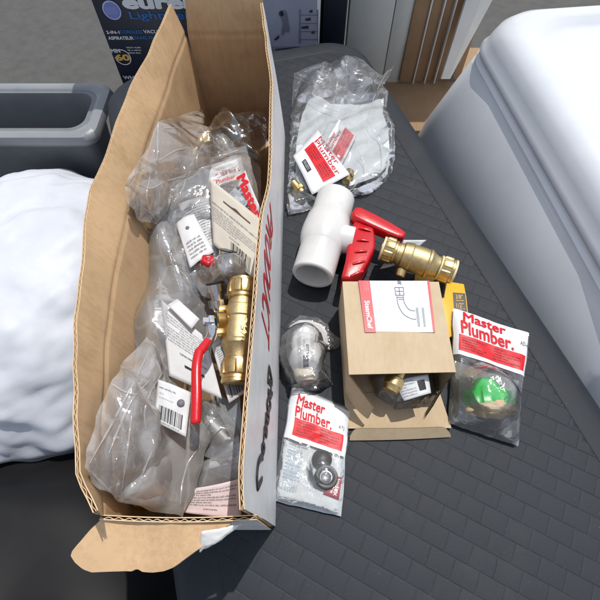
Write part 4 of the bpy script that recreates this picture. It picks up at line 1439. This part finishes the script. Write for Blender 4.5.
t, p = card('beige_header_card', 'beige cardboard header card with slot and barcode beside the right wall', [(213, 244), (256, 281), (266, 224), (209.5, 178.5)], [.128, .130, .140, .140], BEIGE, 'card', .0025, 5, .0008)
V, F = [], []
for i in range(21):
    u = .27 + .50 * i / 20; hgt = .010 + (.024 * exp(-((u - .52) / .06) ** 2))
    V += [p.at(u, .80 - .012, .0005), p.at(u, .80 + hgt, .0005)]
for i in range(20): F.append([2 * i, 2 * i + 2, 2 * i + 3, 2 * i + 1])
link('hang_slot', V, F, plain('slot_shadow_brown', (.10, .06, .04), .8), t, smooth=False)
fine(p, .04, .62, .97, .675, 1, GREYINK, t, .0006, 21, 1, word=.06); fine(p, .04, .36, .95, .60, 6, FINEINK, t, .0006, 22, .8, word=.05)
fine(p, .40, .30, .62, .335, 1, GREYINK, t, .0006, 24); barcode(p, .44, .04, .86, .27, BLACK, t, n=16)

# further packets crowded into the box, and white sheets added to brighten the film
t, p = card('printed_packet', 'white packet header with a thin red line of print under the zip bag', [(176, 200), (246, 178), (241, 157), (170, 180)], [.104, .106, .112, .112], PRINT, 'packet', .004, 12)
fine(p, .60, .30, .96, .62, 1, RED, t, .0008, 81, word=.12); fine(p, .08, .20, .50, .75, 3, FINEINK, t, .0008, 82)
t, p = card('added_white_sheet', 'added white sheet brightening the zip bag near the left wall', [(150, 246), (178, 262), (176, 208), (148, 196)], [.104, .106, .112, .114], PRINTBACK, 'insert', .006, 13)
fine(p, .15, .12, .85, .55, 6, FINEINK, t, .0008, 83)
t, p = card('added_white_sheet', 'added white sheet brightening the film above the slotted hang card', [(158, 300), (200, 306), (196, 262), (160, 250)], [.096, .098, .104, .104], PAPER, 'insert', .006, 14)
fine(p, .1, .1, .9, .8, 8, FINEINK, t, .0008, 84)
t, p = card('added_white_sheet', 'added white sheet brightening the milky bag from inside', [(112, 462), (150, 478), (160, 400), (126, 380)], [.098, .098, .106, .108], PAPER, 'insert', .008, 15)
fine(p, .1, .1, .9, .9, 12, FINEINK, t, .0008, 85)
t, p = card('printed_packet', 'white and red packet lying under the steel fitting by the right wall', [(204, 470), (240, 462), (240, 410), (206, 410)], [.080, .080, .088, .086], PRINT, 'packet', .004, 16)
V, F = p.grid(.1, .9, .40, .62, 8, 6, .0006); link('red_panel', V, F, REDPRINT, t); text(p, 'Plumber.', .1, .64, .85, .80, RED, t, .0008, .014)
t, p = card('printed_packet', 'white packet corner showing between the round pouch and the left wall', [(156, 330), (196, 318), (186, 280), (150, 284)], [.082, .084, .09, .09], PRINT, 'packet', .005, 17)
fine(p, .1, .2, .9, .8, 6, FINEINK, t, .0008, 86)

# round pouch with chrome and red bits
loose_bag('clear_pouch', 'small rounded clear pouch with a red and chrome part by the beige card', [(202, 249, .120), (212, 243.5, .120), (226, 245, .120), (242, 254, .120), (254, 266, .118), (259, 281, .115), (250, 294, .11), (222, 303, .108), (202, 296, .108), (192, 278, .112), (192, 262, .116)], .012, FILM, res=.0018, seed=59, cs=60, camp=.008, bumps=[(226, 262, .142, .018), (208, 262, .134, .012)])
pr = W(208, 263, .128)
V, F = lathe(pr, pr + Vector((.002, .001, .01)), [(0, .0062), (.004, .0066), (.006, .005), (.0062, .002), (.004, .0)], 20, wob=lambda t_, r, an: r * (1 + .12 * sin(an * 5)))
rk = link('red_fitting', V, F, REDPLAS, loc=pr); tag(rk, 'small red plastic knob inside the rounded clear pouch', 'fitting')

# white card under the lever (its print is upside down)
t, p = card('hang_card', 'white printed hang card with a slot lying under the red lever', [(216, 386), (166, 342), (161, 299), (206, 338)], [.118, .120, .123, .124], PAPER, seed=6)
t, p = (t, Patch(*corners([(206, 338), (161, 299.5), (169, 376), (222, 399)], [.1245, .1245, .118, .116]), h=lambda u, v: .0025 * sin(u * 3.1) * sin(v * 3)))
bpy.data.objects.remove([c for c in t.children][0])
V, F = p.grid(0, 1, 0, 1, 16, 16, 0, .0005); link('sheet', V, F, PAPER, t)
fine(p, .12, .12, .92, .52, 9, FINEINK, t, .0006, 31, .8, word=.06); fine(p, .15, .58, .70, .63, 1, BLACK, t, .0006, 32)
V, F = p.quads([(.24, .74, .62, .775), (.38, .775, .48, .81)], .0006, 2); link('hang_slot', V, F, BLACK, t, smooth=False)
g_ = Patch(*corners([(168, 306), (192, 330), (200, 320), (178, 300)], .128)); V, F = g_.grid(0, 1, 0, 1, 6, 6, .002, .0004)
pc_ = link('paper_scrap', V, F, PAPER, loc=g_.c[0]); tag(pc_, 'folded white paper scrap above the slotted card', 'paper')

# tag right of the lever
t, p = card('barcode_tag', 'white tag with small print and barcode under the brass valve in the box', [(229, 403), (248, 391), (231, 332), (211, 344)], [.114, .113, .124, .124], PAPER, seed=8, bow=.002)
fine(p, .12, .42, .88, .93, 14, FINEINK, t, .0006, 41, .75, word=.12); fine(p, .1, .33, .6, .38, 1, GREYINK, t, .0006, 42); barcode(p, .12, .05, .92, .24, BLACK, t, n=14)

# bluish film strip at the right wall
loose_bag('blue_tinted_bag', 'flat bluish plastic bag edge wedged against the right wall', [(214, 388, .10), (228, 400, .10), (240, 395, .108), (242, 420, .105), (240, 452, .10), (228, 430, .098), (218, 410, .098)], .006, film('bluish_film', .55, white=(.62, .70, .76), tint=(.85, .9, .95)), res=.0022, seed=61, cs=40, camp=.006)

# big milky bag lower left, with a barcode label in it
t, p = card('barcode_label', 'white barcode label showing through the milky bag left of the lever', [(154, 421), (186, 437), (191, 392.5), (158, 379.5)], [.136, .134, .136, .138], PAPER, 'label', seed=9)
fine(p, .08, .80, .62, .86, 1, BLACK, t, .0006, 51); fine(p, .1, .68, .45, .72, 1, FINEINK, t, .0006, 52); fine(p, .1, .58, .55, .62, 1, FINEINK, t, .0006, 53)
barcode(p, .12, .10, .88, .42, BLACK, t, n=17); fine(p, .2, .03, .8, .08, 1, GREYINK, t, .0006, 55)
V, F = lathe(p.at(.76, .66, .0005), p.at(.76, .66, .002), [(0, .0028), (.0002, .0028), (.0002, .0)], 20); link('round_mark', V, F, GREYINK, t)
mb = loose_bag('milky_bag', 'big milky plastic bag spilling over the lower left of the long box', [(156, 326, .118), (160, 340, .118), (163, 380, .116), (196, 400, .112), (211, 436, .108), (203, 462, .105), (196, 490, .104), (182, 517, .106), (150, 512, .112), (122, 503, .122), (99, 490, .138), (85, 467, .146), (92, 435, .138), (101, 405, .130), (112, 380, .126), (124, 360, .124), (142, 342, .120)], .010, FILMM, res=.0022, seed=67, cs=36, camp=.017, bumps=[(152, 487, .126, .022)], edge=.02)
loose_bag('clear_bag', 'thin clear bag folded inside the milky bag', [(128, 372, .10), (150, 352, .10), (160, 372, .104), (168, 420, .10), (192, 446, .098), (190, 486, .092), (160, 500, .09), (128, 494, .094), (112, 470, .10), (116, 420, .104)], .014, FILM, res=.0026, seed=79, cs=34, camp=.014)
folds(mb, [[(157, 334), (146, 358), (132, 386), (112, 424), (96, 452), (88, 466)], [(133, 404), (130, 430), (126, 458), (122, 492)], [(152, 452), (144, 470), (137, 492)], [(163, 372), (150, 392), (144, 412), (146, 432)], [(88, 468), (104, 486), (122, 500)], [(150, 380), (134, 396), (122, 420), (108, 456)], [(200, 446), (188, 462), (182, 484), (180, 508)], [(112, 384), (124, 392), (142, 396)]], FILMF, .00095)
# clear strip and leaflet at the near end
loose_bag('clear_bag', 'small clear bag with a heat sealed strip above the pink leaflet', [(200, 462, .100), (222, 455, .10), (241, 452, .104), (242, 480, .104), (222, 486, .10), (198, 490, .098), (194, 476, .098)], .008, FILM, res=.0018, seed=71, cs=60, camp=.008)
loose_bag('clear_bag', 'crumpled clear bag around a grey fitting right of the red lever', [(203, 400, .10), (222, 402, .10), (238, 430, .104), (242, 458, .104), (220, 462, .10), (204, 456, .10), (198, 430, .10)], .012, FILM, res=.002, seed=73, cs=50, camp=.012)
t, p = card('leaflet', 'pinkish white instruction leaflet at the near end of the long box', [(181, 512), (241, 519), (241.5, 478), (196, 488)], [.100, .100, .106, .106], PINK, 'leaflet', .004, 10)
fine(p, .06, .30, .92, .90, 7, GREYINK, t, .0006, 61, .7, word=.05); fine(p, .35, .18, .9, .24, 1, BLACK, t, .0006, 62)

# second brass valve, with the red lever
va = W(243.5, 281, .132); vb_ = W(236.5, 384, .122)
bv2 = thing('lever_ball_valve', 'brass ball valve with a long red lever lying in the cardboard box', 'valve', (va + vb_) / 2)
brass_valve(bv2, va, vb_, .0148, BRASS, .098)
tx = Patch(*corners([(247.5, 318), (247.5, 334), (241, 334), (241, 318)], .1475), h=lambda u, v: .0002)
text(Turned(Patch(*corners([(241, 334), (248, 334), (248, 318), (241, 318)], .1482))), '3/4', 0, .1, 1, .9, BRASSCAST, bv2, .0001, .0)
sp = va + (vb_ - va) * .43
st_ = W(214, 322, .136)
V, F = lathe(sp, st_, [(.010, .0075), (.0145, .0078), (.015, .0094), (.0205, .0094), (.021, .0072), ((st_ - sp).length - .006, .0066), ((st_ - sp).length - .0055, .0)], 32); link('stem', V, F, GOLD, bv2, angle=30)
sdn = (st_ - sp).normalized()
for s_ in (-1, 1):
    V, F = obox(sp + sdn * .013 + Vector((0, s_ * .0105, .002)), sdn, Vector((0, 1, 0)), Vector((0, 0, 1)), .0055, .0028, .004, .0008); link('stop_lug', V, F, GOLD, bv2)
V, F = lathe(st_ - sdn * .0065, st_, [(0, .0078), (.0035, .0078), (.004, .0065)], 28); link('green_seal', V, F, GREENRING, bv2, angle=30)
V, F = lathe(st_ + sdn * .001, st_ + sdn * .010, [(0, .0062), (.0035, .0062), (.0038, .004), (.0075, .004), (.0078, .0)], 6); link('lever_nut', V, F, CHROME, bv2, smooth=False)
# lever: bare steel strap, then the red vinyl sleeve
l0 = W(211, 320, .138); l1 = W(212, 333, .141); l2 = W(208, 342, .146); l3 = W(199, 353, .150); l4 = W(196.5, 368, .151); l5 = W(196.5, 395, .150); l6 = W(195.5, 424.5, .148)
V, F = tube([l0, l1, l2, (l2 + l3) / 2], .0042, 12, .4); link('lever_strap', V, F, CHROME, bv2, angle=50)
V, F = tube([l2 + (l1 - l2) * .12, l3 + (l2 - l3) * .3, l3, l4, l5, l6], lambda s: .0037 if s < .97 else .0037 * sqrt(max(.03, 1 - ((s - .97) / .03) ** 2)), 16, .75, smooth=14); link('lever_sleeve', V, F, REDGRIP, bv2, angle=60)

# ================================================================== BEHIND AND AROUND THE LID
# ---- vacuum cleaner carton
VY = .90
vl = WY(95, 0, VY); vr = WY(320, 0, VY)
vx0 = WY(106, 40, VY).x; vx1 = WY(320, 20, VY).x
vac = thing('appliance_carton', 'tall navy appliance carton with white lettering behind the long cardboard box', 'carton', (0.5 * (vx0 + vx1), VY + .08, FZ))
V, F = prism([(vx0, VY), (vx1, VY), (vx1, VY + .16), (vx0, VY + .16)], FZ + .004, .30, .003, 2); link('body', V, F, NAVY, vac, angle=40)
VP = Patch((vx0, VY, FZ), (vx1, VY, FZ), (vx1, VY, .30), (vx0, VY, .30))


def vuv(x, y):
    p = WY(x, y, VY); return (p.x - vx0) / (vx1 - vx0), (p.z - FZ) / (.30 - FZ)


def vrect(x0, y0, x1, y1):   # photo corners: lower left, upper right
    a = vuv(x0, y0); b = vuv(x1, y1); return a[0], a[1], b[0], b[1]


u_, v_ = vuv(252, 20)
V, F = VP.grid(u_, .99, .05, .985, 4, 4, .001, .0005); ph = link('photo_panel', V, F, PHOTO, vac, smooth=False)
V, F = VP.grid(u_, .99, .05, vuv(300, 46)[1], 4, 4, .0016, .0005); link('photo_floor', V, F, PHOTOFL, ph, smooth=False)
V, F = VP.grid(.985, 1.0, .02, .99, 1, 4, .0014, .0005); link('pale_edge', V, F, WHITEINK, vac, smooth=False)
text(VP, 'eureka', *vrect(124, 9, 212, -6), WHITEINK, vac, .0012, .05)
text(VP, 'Lightweight', *vrect(131.5, 21, 210, 11), BLUEINK, vac, .0012, .015)
text(VP, '2-IN-1', *vrect(107, 33.5, 119, 30.3), WHITEINK, vac, .0012, .03); text(VP, 'CORDLESS', *vrect(120.5, 33.2, 142, 29.8), BLUEINK, vac, .0012, .03); text(VP, 'VACUUM', *vrect(144, 33, 165, 29.5), WHITEINK, vac, .0012, .03)
text(VP, 'ASPIRATEUR', *vrect(109, 39.5, 133, 36), WHITEINK, vac, .0012, .03); text(VP, 'SANS FIL', *vrect(134.5, 39, 155, 35.6), BLUEINK, vac, .0012, .03)
sc_ = vuv(112, 10); scp = VP.at(*sc_, .001)
nrm = VP.n
V, F = lathe(scp, scp + nrm * .01, [(0, .0172), (.0006, .0172), (.0006, .0)], 40); sl_ = link('round_seal', V, F, PALEBLUE, vac, smooth=False)
V, F = lathe(scp + nrm * .0008, scp + nrm * .01, [(0, .0148), (.0004, .0148), (.0004, .0)], 40); link('seal_face', V, F, VIOLET, sl_, smooth=False)
fine(VP, *vrect(107.5, 14, 116.5, 6.5), 4, PALEBLUE, sl_, .0026, 71, word=.2)
cc = VP.at(*vuv(123, 57), .0012)
V, F = [], []
for i in range(33):
    a = radians(115 - 330 * i / 32 * .9)
    for r in (.0150, .0168): V.append(cc + Vector((cos(a) * r, 0, sin(a) * r)))
for i in range(32): F.append([2 * i, 2 * i + 1, 2 * i + 3, 2 * i + 2])
link('dial_arc', V, F, WHITEINK, vac, smooth=False)
text(VP, '60', *vrect(116.5, 60.5, 129, 54), AMBER, vac, .0012, .05); text(VP, 'MIN', *vrect(112, 52.5, 119.5, 48.5), WHITEINK, vac, .0012, .03)
fine(VP, *vrect(129, 54, 141, 46), 3, WHITEINK, vac, .0012, 72, word=.2)
text(VP, 'WHIRLWIND', *vrect(124, 79, 160, 75.5), WHITEINK, vac, .0012, .03)
# the picture on it: a figure and a shelf in a pale room
def sil(pts, m, off=.0022, nm='print_figure'):
    V = [VP.at(*vuv(x, y), off) for x, y in pts]
    link(nm, V, [list(range(len(V)))], m, ph, smooth=False)


sil([(282, 10), (285, 9.5), (287, 13), (288, 20), (289.5, 28), (289, 32), (285, 31), (283, 35), (281.5, 34), (283, 22), (281, 17)], PRINTMID)
sil([(279.5, 11), (282, 9.5), (284, 11.5), (283.5, 15), (280.5, 16), (278.8, 14)], PRINTDK)
sil([(274, 39), (279, 34), (279, 37.5), (276, 40)], PRINTDK)
for x in (299.5, 317): sil([(x, 9), (x + 1.2, 9), (x + .8, 43), (x - .4, 43)], PRINTMID, nm='print_shelf')
for y in (14.5, 23, 31, 39): sil([(300, y - .4), (318, y - .4), (318, y + .4), (300, y + .4)], PRINTMID, nm='print_shelf')
for x, y, w in ((311, 11, 1.5), (308, 19, 2.6), (305, 27, 3.5), (313, 32, 1.5)): sil([(x - w, y - 1), (x + w, y - 2), (x + w, y + 1.2), (x - w, y + 1.2)], PRINTDK, nm='print_shelf')
sil([(275, 48.5), (300, 46), (300, 47.2), (276, 49.8)], PRINTDK)

# second dark carton beside it
x0 = WY(322.5, 20, VY).x; x1 = WY(346.5, 20, VY).x
V, F = prism([(x0, VY + .004), (x1, VY + .004), (x1, VY + .15), (x0, VY + .15)], FZ + .004, .28, .002, 2)
o = link('dark_carton', V, F, plain('deep_navy', (.006, .008, .018), .4), loc=((x0 + x1) / 2, VY + .07, FZ)); tag(o, 'narrow plain dark navy carton between the appliance carton and pale panels', 'carton')

# pale wrapped panels
BY = .97
def panel(nm, label, xa, xb, Y, th, m, cat, top=.35, z0=FZ, lean=0.0, group=None, bev=.002):
    a = WY(xa, 20, Y).x; b = WY(xb, 20, Y).x
    V, F = prism([(a, 0), (b, 0), (b, th), (a, th)], z0 + .004, top, bev, 2)
    V = [Vector((p.x, p.y + Y + lean * (p.z - z0), p.z)) for p in V]
    o = link(nm, V, F, m, loc=((a + b) / 2, Y, z0), angle=40); tag(o, label, cat, group); return o


panel('wrapped_board', 'pale wrapped panel standing next to the dark navy carton', 348.5, 392.5, BY, .03, PANELW, 'panel', group='pale panels standing behind the lid')
panel('wrapped_board', 'second pale panel, right of the first and left of the brown boards', 393.3, 411.5, BY + .004, .03, PANELW, 'panel', group='pale panels standing behind the lid')
# cardboard base and brown boards with white edges on it
KZ = -.19
kp = [W(408, 121, KZ), W(452, 121, KZ), W(475, 78, KZ), W(404, 78, KZ)]
V, F = prism([(.19, .80), (.46, .80), (.50, 1.12), (.19, 1.12)], FZ + .004, KZ, .003, 2)
o = link('flat_carton', V, F, BROWNB, loc=(.33, .95, FZ), angle=40); tag(o, 'brown cardboard carton the boards stand on, beside the grey bin', 'carton')
edges = [(411.8, 428), (429.3, 441), (442.2, 452), (453, 480)]
for i, (a, b) in enumerate(edges):
    lb_ = ['brown board between the pale panel and the next brown board', 'second brown board from the pale panels', 'narrow brown board just left of the leaning white board', 'brown board half behind the leaning white board'][i]
    panel('brown_board', lb_, a, b, BY - .004 + .003 * i, .014, BROWNB, 'board', .32, KZ, .02, 'brown boards standing on the cardboard')
for i, x in enumerate((428.6, 441.6, 452.5)):
    lb_ = ['thin white strip between the first and second brown boards', 'thin white strip between the second and third brown boards', 'thin white strip at the edge of the leaning board'][i]
    panel('white_strip', lb_, x - .9, x + .7, BY - .009, .012, BOARDW, 'strip', .32, KZ, .02, 'white strips between the brown boards', .0008)
# leaning white board
a = WY(441, 79, .90); b = WY(450, 79, .90); c = WY(499, -12, .96); d = WY(470, -12, .96)
lbp = Patch(a, b, c, d); V, F = lbp.grid(0, 1, 0, 1, 2, 6, 0, .01)
o = link('leaning_board', V, F, BOARDW, loc=a, angle=40); tag(o, 'white board leaning sideways against the brown boards near the bin', 'board')
fb = bag('film', [(446, 92, KZ + .01), (452, 86, KZ + .01), (461, 60, KZ + .06), (457, 58, KZ + .06), (449, 72, KZ + .01)], .012, FILM, None, .003, 81, 40, .01, loc=W(452, 80, KZ))
fb.name = 'plastic_wrap'; tag(fb, 'scrap of clear plastic wrap at the foot of the white board', 'plastic wrap')

# ---- pale plastic bin on the right
bz0 = FZ + .004
bin_ = thing('plastic_bin', 'large pale grey plastic bin with a rounded lid standing right of the charcoal box', 'bin', (.52, .44, FZ))
bx0, bx1, by0, by1 = .290, .80, .12, .735


BA = radians(7)


def bin_ring(ins, z, r):
    out = []
    for p in rr_poly(bx0 + ins, by0 + ins, bx1 - ins, by1 - ins, r + .03, 10):
        dx, dy = p[0] - bx0, p[1] - by1
        out.append(Vector((bx0 + .026 + dx * cos(BA) - dy * sin(BA) - .03, by1 + .02 + dx * sin(BA) + dy * cos(BA), z)))
    return out


def loft(rings_, cap_top=True, cap_bot=True):
    V, F = [], []; m = len(rings_[0])
    for r in rings_: V += r
    for i in range(len(rings_) - 1):
        for k in range(m):
            k2 = (k + 1) % m; F.append([i * m + k, i * m + k2, (i + 1) * m + k2, (i + 1) * m + k])
    if cap_bot: F.append([k for k in range(m)][::-1])
    if cap_top: F.append([(len(rings_) - 1) * m + k for k in range(m)])
    return V, F


V, F = loft([bin_ring(-.090, bz0, .05), bin_ring(-.092, bz0 + .012, .05), bin_ring(-.038, -.12, .045), bin_ring(-.006, .010, .04), bin_ring(-.002, .016, .04), bin_ring(-.002, .024, .04), bin_ring(.003, .028, .04), bin_ring(.003, .038, .04)])
link('body', V, F, BIN, bin_, angle=40)
V, F = loft([bin_ring(.0045, .034, .04), bin_ring(-.0005, .036, .041), bin_ring(-.0015, .041, .041), bin_ring(.002, .046, .041), bin_ring(.006, .060, .041), bin_ring(.011, .074, .041), bin_ring(.019, .083, .042), bin_ring(.031, .0885, .044), bin_ring(.044, .089, .046), bin_ring(.052, .086, .05), bin_ring(.060, .078, .05), bin_ring(.068, .074, .05), bin_ring(.085, .0725, .05), bin_ring(.12, .072, .05)])
link('lid', V, F, BINLID, bin_, angle=60)

# ---- grey tub at the far left
tub = thing('grey_tub', 'dark grey plastic tub rim at the far left below the navy carton', 'tub', (-.62, .77, FZ))
tz = -.12
def tub_ring(i, z, r=.03): return [Vector((p[0], p[1], z)) for p in rr_poly(-.85 + i, .69 + i, -.40 - i, .86 - i, r, 6)]


V, F = loft([tub_ring(.05, FZ + .004), tub_ring(.02, tz - .02), tub_ring(.016, tz), tub_ring(.030, tz), tub_ring(.034, tz - .02), tub_ring(.06, FZ + .02)])
link('body', V, F, GREYTUB, tub, angle=40)
V, F = loft([tub_ring(.010, tz - .022), tub_ring(.0, tz - .020), tub_ring(-.004, tz - .010), tub_ring(.0, tz + .002), tub_ring(.014, tz + .004), tub_ring(.022, tz + .001), tub_ring(.026, tz - .02)], False, False)
link('rim', V, F, plain('grey_rim_plastic', (.24, .25, .26), .4, nscale=20, namp=.08), tub, angle=60)

# ---- white sack at the left
V, F = [], []
NA, NB = 180, 110
for j in range(NB + 1):
    for i in range(NA):
        th = 2 * pi * i / NA; ph_ = pi * j / NB
        d = Vector((sin(ph_) * cos(th), sin(ph_) * sin(th), cos(ph_)))
        k = 1 + .10 * noise.noise(d * 1.7) + .05 * noise.noise(d * 4) + .15 * (crease(d.x + d.z, d.y - d.z, 9, 2.2) - .5) + .02 * (facet(d.x * 1.1, d.y + d.z, 2, 9) - .5)
        V.append(Vector((-.475 + d.x * .230 * k, .40 + d.y * .29 * k, max(FZ + .003, -.26 + d.z * .185 * k))))
for j in range(NB):
    for i in range(NA):
        i2 = (i + 1) % NA; F.append([j * NA + i, (j + 1) * NA + i, (j + 1) * NA + i2, j * NA + i2])
o = link('white_sack', V, F, SACK, loc=(-.475, .40, FZ)); tag(o, 'bulging white plastic sack on the floor left of the long cardboard box', 'sack')
# ---- black lump added to fill the dark void at the near left
V, F = [], []
for j in range(NB + 1):
    for i in range(NA):
        th = 2 * pi * i / NA; ph_ = pi * j / NB
        d = Vector((sin(ph_) * cos(th), sin(ph_) * sin(th), cos(ph_)))
        k = 1 + .12 * noise.noise(d * 1.9 + Vector((3, 1, 0))) + .10 * (crease(d.x + d.z, d.y - d.z, 4, 2.2) - .4)
        V.append(Vector((-.42 + d.x * .29 * k, -.06 + d.y * .20 * k, max(FZ + .003, -.33 + d.z * .16 * k))))
for j in range(NB):
    for i in range(NA):
        i2 = (i + 1) % NA; F.append([j * NA + i, (j + 1) * NA + i, (j + 1) * NA + i2, j * NA + i2])
o = link('void_lump', V, F, VOIDBLACK, loc=(-.42, -.06, FZ)); tag(o, 'added black lump standing in for the dark void below the near flap', 'bag')

# ================================================================== LIGHT
sun_dir = Vector((.19, .29, .94)).normalized()      # towards the sun: ahead and to the right, high
sd_ = bpy.data.lights.new('sun', 'SUN'); sd_.energy = 2.7; sd_.angle = radians(.5); sd_.color = (1, .965, .91)
so = bpy.data.objects.new('sun', sd_); C.objects.link(so)
so.rotation_euler = sun_dir.to_track_quat('Z', 'Y').to_euler(); so.location = (.5, .8, 2.5)
w = bpy.data.worlds.new('World'); S.world = w; w.use_nodes = True
N = w.node_tree.nodes; L = w.node_tree.links
sky = N.new('ShaderNodeTexSky'); sky.sky_type = 'NISHITA'; sky.sun_disc = False
sky.sun_elevation = math.asin(sun_dir.z); sky.sun_rotation = math.atan2(sun_dir.x, sun_dir.y)
hs = N.new('ShaderNodeHueSaturation'); hs.inputs['Saturation'].default_value = .5     # the camera's white balance for shade
L.new(sky.outputs[0], hs.inputs['Color']); L.new(hs.outputs[0], N['Background'].inputs['Color']); N['Background'].inputs['Strength'].default_value = .15

S.view_settings.view_transform = 'Standard'; S.view_settings.look = 'None'
S.view_settings.exposure = 0.22; S.view_settings.gamma = 1
S.render.engine = 'CYCLES'
S.cycles.use_denoising = True
try: S.cycles.denoiser = 'OPENIMAGEDENOISE'
except Exception: pass
S.cycles.transparent_max_bounces = 24
S.cycles.max_bounces = 10
S.cycles.caustics_reflective = False; S.cycles.caustics_refractive = False
S.cycles.sample_clamp_indirect = 6
